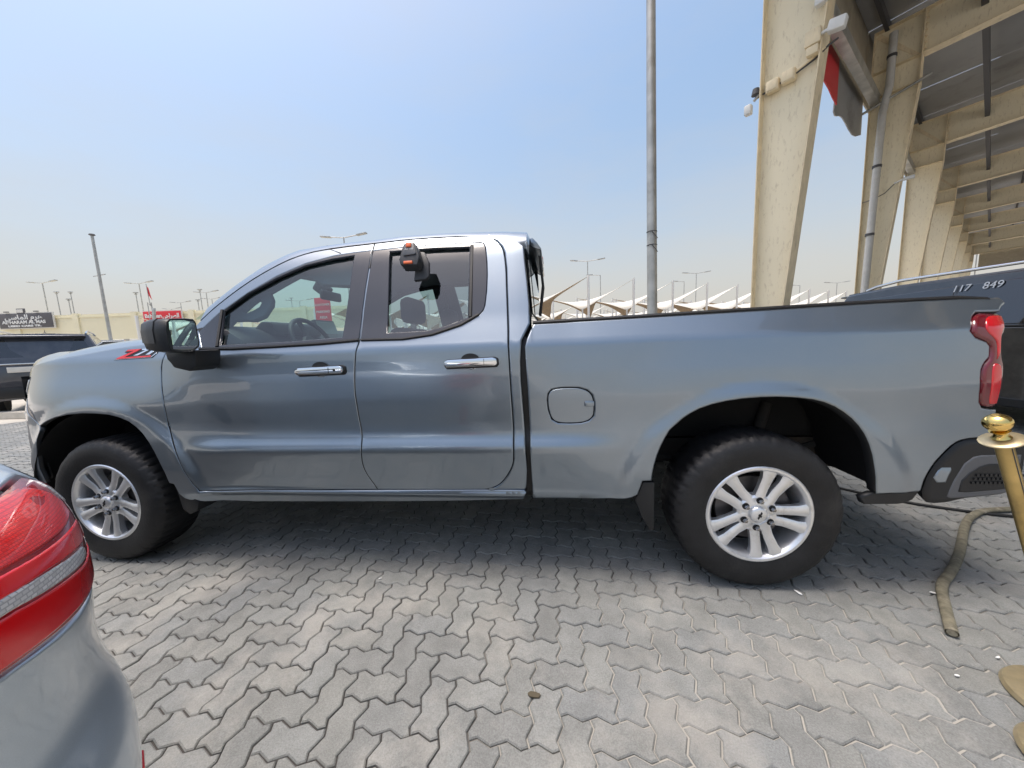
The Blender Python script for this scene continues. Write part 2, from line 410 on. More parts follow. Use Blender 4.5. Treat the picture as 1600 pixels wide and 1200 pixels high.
def lens_mat(name, col, col2=None, size=(.004,.004), rough=.2, bump=0.):
    m, n, l, b = nmat(name)
    b.inputs['Base Color'].default_value = (*col,1); b.inputs['Roughness'].default_value = rough
    b.inputs['Coat Weight'].default_value = 1; b.inputs['Coat Roughness'].default_value = .02
    if col2:
        tc = n.new('ShaderNodeTexCoord'); sx = n.new('ShaderNodeSeparateXYZ'); l.new(tc.outputs['Object'], sx.inputs[0])
        ad = n.new('ShaderNodeMath'); ad.operation = 'SUBTRACT'; l.new(sx.outputs[1], ad.inputs[0]); l.new(sx.outputs[0], ad.inputs[1])
        cb = n.new('ShaderNodeCombineXYZ'); l.new(ad.outputs[0], cb.inputs[0]); l.new(sx.outputs[2], cb.inputs[1])
        br = n.new('ShaderNodeTexBrick'); br.offset = .5; br.inputs['Scale'].default_value = 1; br.inputs['Brick Width'].default_value = size[0]; br.inputs['Row Height'].default_value = size[1]
        br.inputs['Mortar Size'].default_value = size[1]*.16; br.inputs['Color1'].default_value = (*col,1); br.inputs['Color2'].default_value = (*[.75*c for c in col],1); br.inputs['Mortar'].default_value = (*col2,1)
        l.new(cb.outputs[0], br.inputs['Vector']); l.new(br.outputs['Color'], b.inputs['Base Color'])
        if bump:
            bp = n.new('ShaderNodeBump'); bp.inputs['Strength'].default_value = bump; bp.inputs['Distance'].default_value = .001; bp.invert = True
            l.new(br.outputs['Fac'], bp.inputs['Height']); l.new(bp.outputs['Normal'], b.inputs['Normal'])
    return m
M['red_pattern'] = lens_mat('prismatic_red_lens', (.86,.022,.018), (.50,.008,.010), (.0065,.0042), .3, .35)
M['red_bright'] = lens_mat('bright_red_lens', (.82,.006,.010))
M['led'] = lens_mat('led_strip', (.80,.80,.82), (.45,.46,.49), (.012,.0062), .2, .4)
M['lamp_red'] = lens_mat('deep_red_lamp_cover', (.34,.005,.010))
# shared by scene.py (pasted) and gen
SZ=[(0.30,.13),(.38,.10),(.43,.078),(.452,.046),(.462,.047),(.472,.058),(.60,.036),(.705,.014),(.725,.012),(.745,.018),(.785,.040),(.815,.046),(.86,.046),(1.0,.034),(1.12,.034),(1.20,.038),(1.255,.044),(1.272,.048),(1.285,.056),(1.35,.092),(1.42,.130),(1.60,.215),(1.80,.310),(1.86,.345),(1.95,.42),(2.1,.52)]
def lerp_tab(T,z):
    if z<=T[0][0]: return T[0][1]
    for (a,b),(c,d) in zip(T,T[1:]):
        if z<=c: return b+(d-b)*(z-a)/(c-a)
    return T[-1][1]
def sstep(a,b,x):
    t=min(1,max(0,(x-a)/(b-a))); return t*t*(3-2*t)
_N=[]
def _smooth():
    import math
    n=600; z0,z1=.3,2.1
    v=[lerp_tab(SZ,z0+(z1-z0)*i/(n-1)) for i in range(n)]
    out=[]
    for i in range(n):
        z=z0+(z1-z0)*i/(n-1)
        w=3 if z<.78 else (5 if z<1.255 else (3 if z<1.31 else 10))
        s=c=0
        for k in range(-2*w,2*w+1):
            j=min(n-1,max(0,i+k)); g=math.exp(-(k/w)**2); s+=g*v[j]; c+=g
        out.append(s/c)
    return out
SV=_smooth()
def Sz(z):
    t=(z-.3)/1.8*599; t=min(598.999,max(0,t)); i=int(t); return SV[i]+(SV[i+1]-SV[i])*(t-i)
def S_side(x,z):
    "distance of the truck's near flank from its widest plane"
    import math
    y=Sz(z)
    # lower door scallop fades out towards the wheels
    f=sstep(.46,.85,x)*(1-sstep(2.75,3.24,x))
    if z<.98 and f<1:
        flat=.038+max(0,.60-z)*.10
        w=(1-f)*(1-sstep(.74,.97,z))
        y=y*(1-w)+flat*w
    # wheel flares
    for cx in (0.0,3.745):
        r=math.hypot((x-cx)*.96,z-.37)
        y-=.020*(1-sstep(.605,.690,r))
        y-=.014*(1-sstep(.66,.98,r))
    y+=.045*sstep(.97,1.26,z)*(1-sstep(.25,.75,x))+.022*sstep(.95,1.26,z)*sstep(2.55,2.9,x)
    # nose rounds in towards the front, bed tucks a little at the tail
    if x<-.25: y+=.55*(-.25-x)**2
    if x>4.3: y+=.10*(x-4.3)**2
    return y
import math
CZ=[.20,.30,.40,.50,.60,.70,.78,.84,.90,.96,1.02,1.07,1.11,1.15,1.20]
CX=[2.06,2.085,2.090,2.090,2.080,2.046,2.054,2.070,2.084,2.093,2.085,2.05,1.97,1.84,1.62]
CY=[-1.17,-1.14,-1.12,-1.105,-1.098,-1.103,-1.113,-1.118,-1.124,-1.132,-1.140,-1.150,-1.166,-1.19,-1.23]
CA,CB,CN=.62,.42,2.3
def itp(xs,ys,x):
    # monotone-ish smooth interpolation (catmull-rom)
    n=len(xs)
    if x<=xs[0]: return ys[0]
    if x>=xs[-1]: return ys[-1]
    i=max(k for k in range(n-1) if xs[k]<=x)
    h=xs[i+1]-xs[i]; t=(x-xs[i])/h
    m=lambda k: (ys[min(n-1,k+1)]-ys[max(0,k-1)])/(xs[min(n-1,k+1)]-xs[max(0,k-1)])
    a,b=m(i)*h,m(i+1)*h
    return (2*t**3-3*t*t+1)*ys[i]+(t**3-2*t*t+t)*a+(-2*t**3+3*t*t)*ys[i+1]+(t**3-t*t)*b
def car_pt(s,z):
    "s<0 along the flank, 0..1 round the rear corner, >1 across the tail"
    X=itp(CZ,CX,z); Y=itp(CZ,CY,z)
    th=min(1,max(0,s))*math.pi/2
    c=math.cos(th)**(2/CN) if th<math.pi/2-1e-9 else 0.; n=math.sin(th)**(2/CN) if th>1e-9 else 0.
    x=X-CA+CA*n; y=Y-CB+CB*c
    if s<0: x+=s; y-=.02*s*s
    if s>1: y-=(s-1); x+=.0
    if s>0: x-=0
    return (x,y,z)
T = {
'fd_out': [[0.638,1.457],[0.696,1.521],[0.762,1.586],[0.858,1.668],[0.96,1.741],[1.065,1.802],[1.17,1.854],[1.278,1.887],[1.393,1.902],[1.523,1.911],[1.689,1.918],[1.696,1.862],[1.702,1.747],[1.702,1.617],[1.706,1.488],[1.718,1.325],[1.704,1.24],[1.687,1.053],[1.689,1.0],[1.691,0.89],[1.697,0.828],[1.7,0.786],[1.705,0.741],[1.702,0.71],[1.694,0.638],[1.701,0.59],[1.718,0.55],[1.755,0.476],[1.32,0.471],[0.97,0.467],[0.706,0.465],[0.646,0.469],[0.614,0.522],[0.584,0.597],[0.546,0.722],[0.495,0.871],[0.495,1.013],[0.482,1.081],[0.465,1.214],[0.481,1.278],[0.48,1.33],[0.573,1.375]],
'rd_out': [[1.689,1.918],[1.873,1.927],[2.056,1.926],[2.28,1.918],[2.381,1.909],[2.425,1.894],[2.458,1.868],[2.49,1.828],[2.506,1.788],[2.519,1.69],[2.525,1.567],[2.538,1.329],[2.541,1.198],[2.543,1.109],[2.545,1.033],[2.548,0.896],[2.549,0.762],[2.547,0.667],[2.539,0.633],[2.527,0.606],[2.508,0.572],[2.481,0.537],[2.458,0.515],[2.436,0.501],[2.407,0.489],[2.371,0.483],[2.095,0.48],[1.755,0.476],[1.718,0.55],[1.701,0.59],[1.694,0.638],[1.702,0.71],[1.705,0.741],[1.7,0.786],[1.697,0.828],[1.691,0.89],[1.689,1.0],[1.687,1.053],[1.704,1.24],[1.718,1.325],[1.706,1.488],[1.702,1.617],[1.702,1.747],[1.696,1.862]],
'dlo_f': [[0.679,1.416],[0.777,1.524],[0.935,1.643],[1.1,1.739],[1.274,1.809],[1.452,1.848],[1.58,1.86],[1.689,1.865],[1.697,1.748],[1.698,1.617],[1.702,1.488],[1.714,1.327],[1.486,1.313],[1.226,1.308],[0.956,1.305],[0.75,1.311]],
'glass_f': [[0.857,1.331],[0.808,1.534],[0.937,1.635],[1.104,1.724],[1.278,1.794],[1.44,1.825],[1.587,1.84],[1.598,1.639],[1.612,1.344],[1.48,1.339],[1.306,1.333],[1.088,1.331]],
'dlo_r': [[1.701,1.864],[1.888,1.873],[2.127,1.873],[2.365,1.866],[2.385,1.854],[2.397,1.826],[2.409,1.733],[2.414,1.655],[2.414,1.562],[2.408,1.483],[2.399,1.455],[2.379,1.433],[2.332,1.403],[2.281,1.382],[2.206,1.355],[2.127,1.336],[2.046,1.324],[1.968,1.319],[1.727,1.325],[1.712,1.487],[1.708,1.616],[1.707,1.747]],
'glass_r': [[1.811,1.848],[1.871,1.357],[2.092,1.359],[2.201,1.381],[2.316,1.421],[2.301,1.838],[2.092,1.847]],
'surr_f': [[0.679,1.416],[0.777,1.524],[0.935,1.643],[1.1,1.739],[1.274,1.809],[1.452,1.848],[1.58,1.86],[1.692,1.863],[1.698,1.748],[1.698,1.617],[1.703,1.488],[1.714,1.327],[1.486,1.313],[1.226,1.308],[0.956,1.305],[0.75,1.311]],
'surr_r': [[1.701,1.862],[1.888,1.873],[2.127,1.873],[2.365,1.866],[2.385,1.854],[2.397,1.826],[2.409,1.733],[2.414,1.655],[2.414,1.562],[2.408,1.483],[2.399,1.455],[2.379,1.433],[2.332,1.403],[2.281,1.382],[2.206,1.355],[2.127,1.336],[2.046,1.324],[1.968,1.319],[1.723,1.325],[1.71,1.487],[1.706,1.616],[1.706,1.747]],
'belt_f': [[0.738,1.312],[0.956,1.305],[1.224,1.308],[1.486,1.313],[1.714,1.324]],
'belt_r': [[1.728,1.323],[1.968,1.319],[2.127,1.336],[2.281,1.382],[2.375,1.434]],
'trim': [[0.734,1.311],[0.667,1.575],[0.823,1.685],[0.999,1.783],[1.181,1.852],[1.36,1.886],[1.533,1.896],[1.553,1.666],[1.444,1.677],[1.334,1.69],[1.258,1.731],[1.151,1.755],[1.065,1.709],[0.98,1.659],[1.011,1.615],[1.018,1.573],[0.987,1.505],[0.926,1.48],[0.853,1.487],[0.777,1.487],[0.744,1.44]],
'trim_hole': [[0.83,1.546],[0.867,1.585],[0.903,1.615],[0.932,1.609],[0.947,1.589],[0.941,1.565],[0.903,1.542],[0.863,1.527]],
'sail': [[0.691,1.412],[0.773,1.508],[0.816,1.332],[0.734,1.328]],
'hood_sil': [[-0.979,0.3,1.196],[-0.955,0.3,1.224],[-0.891,0.3,1.256],[-0.772,0.3,1.302],[-0.604,0.3,1.336],[-0.424,0.3,1.34],[-0.225,0.3,1.371],[-0.063,0.3,1.389],[0.137,0.3,1.4],[0.251,0.3,1.41],[0.393,0.3,1.454]],
'fend_top': [[-0.8,1.205],[-0.72,1.232],[-0.6,1.253],[-0.271,1.296],[-0.136,1.309],[0.022,1.333],[0.166,1.347],[0.343,1.358],[0.48,1.33]],
'fender': [[-0.8,1.205],[-0.72,1.232],[-0.6,1.253],[-0.271,1.296],[-0.136,1.309],[0.022,1.333],[0.166,1.347],[0.343,1.358],[0.48,1.33],[0.481,1.278],[0.465,1.214],[0.482,1.081],[0.495,1.013],[0.495,0.871],[0.546,0.722],[0.584,0.597],[0.614,0.522],[0.646,0.469],[0.654,0.455],[0.641,0.403],[0.555,0.408],[0.53,0.42],[0.502,0.45],[0.486,0.513],[0.457,0.519],[0.453,0.534],[0.445,0.592],[0.423,0.656],[0.4,0.719],[0.376,0.774],[0.339,0.828],[0.3,0.867],[0.256,0.902],[0.192,0.929],[0.126,0.945],[0.039,0.952],[-0.051,0.955],[-0.154,0.949],[-0.254,0.933],[-0.36,0.903],[-0.483,0.862]],
'arch_f': [[-0.485,0.5],[-0.5,0.6],[-0.492,0.7],[-0.468,0.79],[-0.483,0.862],[-0.36,0.903],[-0.254,0.933],[-0.154,0.949],[-0.051,0.955],[0.039,0.952],[0.126,0.945],[0.192,0.929],[0.256,0.902],[0.3,0.867],[0.339,0.828],[0.376,0.774],[0.4,0.719],[0.423,0.656],[0.445,0.592],[0.453,0.534],[0.457,0.519]],
'roofgap': [[0.638,1.457],[0.696,1.521],[0.762,1.586],[0.858,1.668],[0.96,1.741],[1.065,1.802],[1.17,1.854],[1.278,1.887],[1.393,1.902],[1.523,1.911],[1.689,1.918],[1.873,1.927],[2.056,1.926],[2.28,1.918],[2.381,1.909],[2.425,1.894]],
'cab_corner': [[2.381,1.909],[2.425,1.894],[2.458,1.868],[2.49,1.828],[2.506,1.788],[2.519,1.69],[2.525,1.567],[2.538,1.329],[2.541,1.198],[2.543,1.109],[2.545,1.033],[2.548,0.896],[2.549,0.762],[2.547,0.667],[2.539,0.633],[2.527,0.606],[2.508,0.572],[2.481,0.537],[2.458,0.515],[2.436,0.501],[2.407,0.489],[2.371,0.483],[2.593,0.483],[2.607,0.495],[2.616,0.603],[2.612,0.777],[2.606,0.947],[2.601,1.081],[2.601,1.179],[2.61,1.289],[2.653,1.374],[2.651,1.478],[2.641,1.6],[2.627,1.729],[2.619,1.825],[2.547,1.887]],
'rocker': [[0.646,0.469],[0.706,0.465],[0.97,0.467],[1.32,0.471],[1.755,0.476],[2.095,0.48],[2.371,0.483],[2.593,0.483],[2.606,0.473],[2.585,0.417],[2.227,0.398],[1.882,0.386],[1.355,0.374],[0.929,0.367],[0.673,0.387],[0.558,0.408]],
'bed': [[2.666,1.373],[2.623,1.273],[2.624,1.195],[2.631,1.031],[2.634,0.817],[2.634,0.555],[2.638,0.497],[2.634,0.42],[2.767,0.423],[2.885,0.434],[3.032,0.445],[3.14,0.459],[3.178,0.481],[3.2,0.556],[3.244,0.558],[3.248,0.618],[3.274,0.717],[3.319,0.813],[3.341,0.835],[3.401,0.891],[3.484,0.937],[3.608,0.966],[3.769,0.977],[3.932,0.967],[4.031,0.939],[4.113,0.884],[4.168,0.819],[4.213,0.722],[4.237,0.615],[4.257,0.5],[4.339,0.505],[4.458,0.503],[4.467,0.511],[4.472,0.579],[4.499,0.639],[4.538,0.688],[4.583,0.735],[4.626,0.754],[4.715,0.76],[4.77,0.761],[4.766,0.841],[4.759,0.889],[4.734,0.893],[4.694,0.9],[4.674,0.936],[4.668,1.064],[4.682,1.101],[4.707,1.128],[4.712,1.177],[4.697,1.199],[4.652,1.22],[4.633,1.248],[4.656,1.305],[4.687,1.331],[4.792,1.33],[4.808,1.349],[4.84,1.37],[4.825,1.398],[4.651,1.399],[4.244,1.397],[3.698,1.389],[3.21,1.381],[2.889,1.377]],
'arch_r': [[3.244,0.558],[3.248,0.618],[3.274,0.717],[3.319,0.813],[3.341,0.835],[3.401,0.891],[3.484,0.937],[3.608,0.966],[3.769,0.977],[3.932,0.967],[4.031,0.939],[4.113,0.884],[4.168,0.819],[4.213,0.722],[4.237,0.615],[4.257,0.5]],
'bedtop': [[4.825,1.398],[4.651,1.399],[4.244,1.397],[3.698,1.389],[3.21,1.381],[2.889,1.377],[2.666,1.373]],
'fuel': [[2.736,0.927],[2.732,0.978],[2.738,1.012],[2.755,1.031],[2.797,1.038],[2.845,1.039],[2.893,1.037],[2.934,1.023],[2.956,1.0],[2.965,0.964],[2.966,0.924],[2.962,0.89],[2.939,0.867],[2.9,0.855],[2.842,0.853],[2.783,0.856],[2.751,0.876]],
'tail_out': [[4.687,1.332],[4.733,1.327],[4.814,1.326],[4.835,1.319],[4.827,1.298],[4.805,1.257],[4.791,1.228],[4.774,1.216],[4.769,1.184],[4.766,1.126],[4.775,1.101],[4.778,1.067],[4.77,0.984],[4.766,0.924],[4.747,0.899],[4.702,0.9],[4.683,0.918],[4.674,0.945],[4.67,1.055],[4.682,1.096],[4.706,1.124],[4.713,1.178],[4.698,1.199],[4.652,1.22],[4.636,1.243],[4.654,1.301]],
'tail_in1': [[4.713,1.312],[4.792,1.315],[4.808,1.308],[4.783,1.262],[4.763,1.234],[4.756,1.217],[4.749,1.143],[4.73,1.119],[4.735,1.193],[4.718,1.215],[4.692,1.241],[4.688,1.27]],
'tail_in2': [[4.717,1.099],[4.741,1.098],[4.754,1.077],[4.75,1.002],[4.748,0.916],[4.713,0.917],[4.706,0.944],[4.705,1.07]],
'handle_f': [[1.365,1.171],[1.645,1.163]],
'handle_r': [[2.206,1.186],[2.484,1.18]],
'bumper_edge': [[4.467,0.511],[4.472,0.579],[4.499,0.639],[4.538,0.688],[4.583,0.735],[4.626,0.754],[4.715,0.76]],
'bumper_px': [[4.49,0.06,0.502],[4.501,0.06,0.569],[4.526,0.06,0.629],[4.561,0.06,0.68],[4.601,0.06,0.73],[4.639,0.06,0.75],[4.721,0.06,0.755],[4.794,0.06,0.755],[4.811,0.06,0.734],[4.835,0.06,0.548],[4.804,0.06,0.494],[4.672,0.06,0.474],[4.594,0.06,0.449],[4.544,0.06,0.442],[4.513,0.06,0.447],[4.498,0.06,0.468]],
'roof_sil': [[0.303,0.47,1.543],[0.427,0.47,1.624],[0.613,0.47,1.735],[0.79,0.47,1.825],[0.958,0.47,1.893],[1.118,0.47,1.931],[1.275,0.47,1.949],[1.477,0.47,1.96],[1.674,0.47,1.964],[1.846,0.47,1.975],[2.127,0.47,1.971],[2.399,0.47,1.957],[2.506,0.47,1.951],[2.615,0.47,1.937]],
'apillar': [[0.468,0.3,1.508],[0.609,0.3,1.598],[0.78,0.3,1.7],[0.944,0.3,1.783],[1.098,0.3,1.846],[1.246,0.3,1.881]],
'badge': [[0.104,1.269],[0.126,1.292],[0.117,1.322],[0.233,1.325],[0.356,1.328],[0.38,1.314],[0.38,1.28],[0.237,1.272]],
'mirror_house': [[0.752,-0.17,1.425],[0.768,-0.17,1.45],[0.807,-0.17,1.46],[0.851,-0.17,1.461],[0.995,-0.17,1.449],[1.004,-0.17,1.42],[1.012,-0.17,1.328],[0.996,-0.17,1.31],[0.947,-0.17,1.297],[0.872,-0.17,1.311],[0.822,-0.17,1.303],[0.778,-0.17,1.308],[0.744,-0.17,1.326],[0.739,-0.17,1.349]],
'mirror_glass': [[0.853,-0.17,1.45],[0.994,-0.17,1.441],[1.003,-0.17,1.329],[0.946,-0.17,1.305],[0.842,-0.17,1.328]],
'mirror_foot': [[0.687,-0.06,1.319],[0.717,-0.06,1.265],[0.735,-0.06,1.214],[0.838,-0.06,1.192],[0.883,-0.06,1.222],[0.9,-0.06,1.3]],
'gadget': [[1.97,0.16,1.709],[2.016,0.16,1.827],[2.066,0.16,1.827],[2.078,0.16,1.695],[2.015,0.16,1.682],[2.077,0.16,1.627]],
'cab_rear': [[2.623,0.35,1.901],[2.644,0.35,1.857],[2.639,0.35,1.393],[2.72,0.35,1.692],[2.704,0.35,1.782],[2.731,0.35,1.419]],
}
LAMPS = [
 (-47.811, 28.188, 9, 'T', 'twin-arm lamp post standing before the dark shop sign', 'twin-arm lamp posts on the left', 0.0),
 (-40.748, 31.223, 9, 'T', 'twin-arm lamp post beside the flag mast left of the red sign', 'twin-arm lamp posts on the left', 0.0),
 (-52.049, 44.732, 9, 'T', 'short twin-arm lamp post rising above the red shop sign', 'twin-arm lamp posts on the left', 0.0),
 (-60.73, 50.487, 9, 'T', 'faint far twin-arm lamp post low over the red shop sign', 'twin-arm lamp posts on the left', 0.0),
 (-40.594, 38.315, 9, 'T', 'twin-arm lamp post just left of the windscreen pillar', 'twin-arm lamp posts on the left', 0.0),
 (-45.048, 43.135, 9, 'T', 'small twin-arm lamp post half hidden by the windscreen pillar', 'twin-arm lamp posts on the left', 0.0),
 (-53.844, 32.739, 9, 'C', 'floodlight column nearest the right end of the dark shop sign', 'floodlight columns on the left', 0.0),
 (-56.293, 35.484, 9.5, 'C', 'taller floodlight column of the close pair left of the cream pole', 'floodlight columns on the left', 0.0),
 (-55.378, 34.614, 8.5, 'C', 'shorter floodlight column of the close pair left of the cream pole', 'floodlight columns on the left', 0.0),
 (-44.371, 33.489, 8.5, 'C', 'floodlight column close behind the flag mast', 'floodlight columns on the left', 0.0),
 (-39.455, 36.51, 9, 'C', 'taller floodlight column left of the windscreen pillar', 'floodlight columns on the left', 0.0),
 (-41.152, 37.613, 8, 'C', 'shorter floodlight column left of the windscreen pillar', 'floodlight columns on the left', 0.0),
 (6.457, 34.885, 9, 'T', 'twin-arm lamp post above the first parking shade right of the cab', 'lamp posts among the parking shades', 0.0),
 (8.448, 40.427, 8.5, 'L', 'single-arm lamp post right of the first parking shade mast', 'lamp posts among the parking shades', 0.0),
 (21.214, 46.239, 9, 'T', 'twin-arm lamp post between the bare pole and the canopy column', 'lamp posts among the parking shades', 0.0),
 (20.127, 47.285, 8.2, 'L', 'single-arm lamp post just right of the bare pole', 'lamp posts among the parking shades', 0.0),
 (43.003, 37.268, 8, 'C', 'thin floodlight column beyond the black vehicle under the canopy', 'lamp posts among the parking shades', 0.0),
 (44.902, 56.236, 8, 'T', 'twin-arm lamp post between the first two canopy columns', 'lamp posts among the parking shades', 0.0),
 (40.298, 56.916, 8, 'L', 'single-arm lamp post just right of the first canopy column', 'lamp posts among the parking shades', 0.0),
 (-11.586, 22.064, 9.0, 'T', 'twin-headed lamp post peeping over the truck roof', 'lamp post over the roof', 0.0),
 (-40.35, 47.844, 9, 'C', 'floodlight column left of the steering wheel through the side window', 'lamp posts seen through the cab', 0.0),
 (-35.667, 46.708, 9, 'C', 'floodlight column above the steering wheel through the side window', 'lamp posts seen through the cab', 0.0),
 (-26.421, 36.337, 7, 'T', 'twin-arm lamp post left of the red parking sign through the side window', 'lamp posts seen through the cab', 0.0),
]
SIGN1 = (21.26,)
SIGN2 = (32.12,)
POLE = (-15.33,10.64,0)
POLEH = 6.13
PSIGN = (-7.13,12.57,0)
CABIN = (-21.17,15.93,0)
# ------------------------------------------------------------------ ground, block paving
def paver_mat(name, island):
    m, n, l, b = nmat(name)
    tc = n.new('ShaderNodeTexCoord'); geo = n.new('ShaderNodeNewGeometry')
    if island: rnd = geo.outputs['Random Per Island']
    else: rnd = n.new('ShaderNodeObjectInfo').outputs['Random']
    ramp = n.new('ShaderNodeValToRGB'); e = ramp.color_ramp.elements
    e[0].position = 0; e[0].color = (0.23,0.226,0.219,1); e[1].position = 1; e[1].color = (0.294,0.288,0.275,1)
    for p, c in ((.25,(0.254,0.249,0.241,1)),(.5,(0.265,0.258,0.244,1)),(.8,(0.252,0.251,0.249,1))): 
        q = e.new(p); q.color = c
    l.new(rnd, ramp.inputs[0])
    def noise(scale, det, rough=.6):
        t = n.new('ShaderNodeTexNoise'); t.inputs['Scale'].default_value = scale; t.inputs['Detail'].default_value = det; t.inputs['Roughness'].default_value = rough
        l.new(geo.outputs['Position'], t.inputs['Vector']); return t.outputs['Fac']
    def mr(src, a, b_, c, d):
        q = n.new('ShaderNodeMapRange'); q.inputs[1].default_value = a; q.inputs[2].default_value = b_; q.inputs[3].default_value = c; q.inputs[4].default_value = d
        l.new(src, q.inputs[0]); return q.outputs[0]
    def mixc(mode, fac, a, b_):
        q = n.new('ShaderNodeMix'); q.data_type = 'RGBA'; q.blend_type = mode
        if isinstance(fac, float): q.inputs[0].default_value = fac
        else: l.new(fac, q.inputs[0])
        for k, s in ((6,a),(7,b_)):
            if isinstance(s, tuple): q.inputs[k].default_value = s
            else: l.new(s, q.inputs[k])
        return q.outputs[2]
    c = mixc('MULTIPLY', 1.0, ramp.outputs[0], (.825,.865,.865,1))
    c = mixc('MULTIPLY', 1.0, c, mr(noise(9,6), .3,.7,.84,1.14))
    c = mixc('MULTIPLY', 1.0, c, mr(noise(210,3), .3,.7,.78,1.20))
    c = mixc('MIX', mr(noise(1.7,7,.7), .50,.75,0,.55), c, (.47,.445,.40,1))      # trodden-in sand
    c = mixc('MIX', mr(noise(2.6,8,.72), .60,.78,0,.5), c, (.14,.135,.13,1))      # oil and tyre grime
    c = mixc('MIX', mr(noise(38,4,.8), .66,.74,0,.6), c, (.18,.17,.165,1))
    l.new(c, b.inputs['Base Color']); b.inputs['Roughness'].default_value = .82; b.inputs['Specular IOR Level'].default_value = .35
    bp = n.new('ShaderNodeBump'); bp.inputs['Strength'].default_value = .55; bp.inputs['Distance'].default_value = .004
    ad = n.new('ShaderNodeMath'); ad.operation = 'ADD'; l.new(noise(230,3), ad.inputs[0]); l.new(noise(30,5), ad.inputs[1])
    l.new(ad.outputs[0], bp.inputs['Height']); l.new(bp.outputs['Normal'], b.inputs['Normal'])
    return m
M['paver'] = paver_mat('paver_concrete', False); M['paver_stuff'] = paver_mat('paver_concrete_far', True)
def joint_mat():
    m, n, l, b = nmat('joint_sand'); geo = n.new('ShaderNodeNewGeometry')
    t = n.new('ShaderNodeTexNoise'); t.inputs['Scale'].default_value = .9; t.inputs['Detail'].default_value = 6; l.new(geo.outputs['Position'], t.inputs['Vector'])
    sx = n.new('ShaderNodeSeparateXYZ'); l.new(geo.outputs['Position'], sx.inputs[0])
    # the joints are swept full of pale sand in front of the rear wheel, open and dirty towards the left
    a = n.new('ShaderNodeMapRange'); a.inputs[1].default_value = 2.0; a.inputs[2].default_value = 2.75; a.inputs[3].default_value = -.25; a.inputs[4].default_value = .20; l.new(sx.outputs[0], a.inputs[0])
    s = n.new('ShaderNodeMath'); s.operation = 'ADD'; l.new(t.outputs['Fac'], s.inputs[0]); l.new(a.outputs[0], s.inputs[1])
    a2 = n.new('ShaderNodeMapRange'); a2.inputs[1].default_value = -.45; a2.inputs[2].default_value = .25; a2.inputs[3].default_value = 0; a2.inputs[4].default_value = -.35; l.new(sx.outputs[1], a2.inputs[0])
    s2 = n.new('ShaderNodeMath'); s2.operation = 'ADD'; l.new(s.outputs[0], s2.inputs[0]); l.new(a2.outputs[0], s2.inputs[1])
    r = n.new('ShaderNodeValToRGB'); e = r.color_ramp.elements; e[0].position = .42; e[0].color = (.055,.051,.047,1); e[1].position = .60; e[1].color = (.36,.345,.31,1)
    l.new(s2.outputs[0], r.inputs[0]); l.new(r.outputs[0], b.inputs['Base Color']); b.inputs['Roughness'].default_value = .95
    return m
M['joint'] = joint_mat()
M['far_ground'] = pmat('far_ground', (.46,.43,.375), .9, var=.12, scale=.3, dirt=(.30,.29,.27), dscale=.12, damt=.6)
def sheet(name, x0, y0, x1, y1, z, mat, kind='structure'):
    return setp(mesh(name, [(x0,y0,z),(x1,y0,z),(x1,y1,z),(x0,y1,z)], [(0,1,2,3)], mat), kind=kind)
sheet('ground', -600, -600, 600, 600, -.030, M['far_ground'])
pave = setp(mesh('block_paving', [(2.77+12.9*cos(2*pi*k/64), -1.72+12.9*sin(2*pi*k/64), -.0075) for k in range(64)], [tuple(range(64))], M['joint']), kind='structure')
U = .0995; OX, OY = 2.66, -.575          # unit cell (a block is 1 x 2 cells) and the position of one joint crossing
AMP = .105
def ecurve(a, b):
    "the zigzag of one unit edge, the same for every edge of the grid"
    (x0,y0),(x1,y1) = a, b
    rev = (x1-x0)+(y1-y0) < 0
    pts = [(0,0),(.26,AMP),(.74,-AMP)]
    if rev: pts = [(0,0),(.26,AMP),(.74,-AMP)]
    out = []
    dx, dy = x1-x0, y1-y0; nx, ny = -dy, dx
    for t, h in pts: out.append((x0+dx*t+nx*h, y0+dy*t+ny*h))
    return out
def block_outline(h):
    c = [(0,0),(1,0),(2,0),(2,1),(1,1),(0,1)] if h else [(0,0),(1,0),(1,1),(1,2),(0,2),(0,1)]
    out = []
    for i in range(6): out += ecurve(c[i], c[(i+1)%6])
    cx, cy = (1,.5) if h else (.5,1)
    return [((x-cx)*U, (y-cy)*U) for x, y in out]
def block_mesh(h, chamfer=True):
    P = block_outline(h); a = inset(P, .0024); b = inset(P, .0062); n = len(P)
    V = [(x,y,0) for x,y in b]+[(x,y,-.0045) for x,y in a]+[(x,y,-.012) for x,y in a]
    F_ = [tuple(range(n))]+[(n+i,n+(i+1)%n,(i+1)%n,i) for i in range(n)]+[(2*n+i,2*n+(i+1)%n,n+(i+1)%n,n+i) for i in range(n)]
    return V, F_
bm_h, bm_v = block_mesh(True), block_mesh(False)
me_h = bpy.data.meshes.new('paver'); me_h.from_pydata(*[bm_h[0], [], bm_h[1]]); me_h.materials.append(M['paver'])
me_v = bpy.data.meshes.new('paver'); me_v.from_pydata(*[bm_v[0], [], bm_v[1]]); me_v.materials.append(M['paver'])
camP = Vector((2.7654,-1.7181,1.2822))
def view(p):
    d = Vector(p)-camP; z = d.dot(_f)
    return z, (d.dot(_r2)/z if z > 1e-6 else 0), (d.dot(_u2)/z if z > 1e-6 else 0)
cells = []
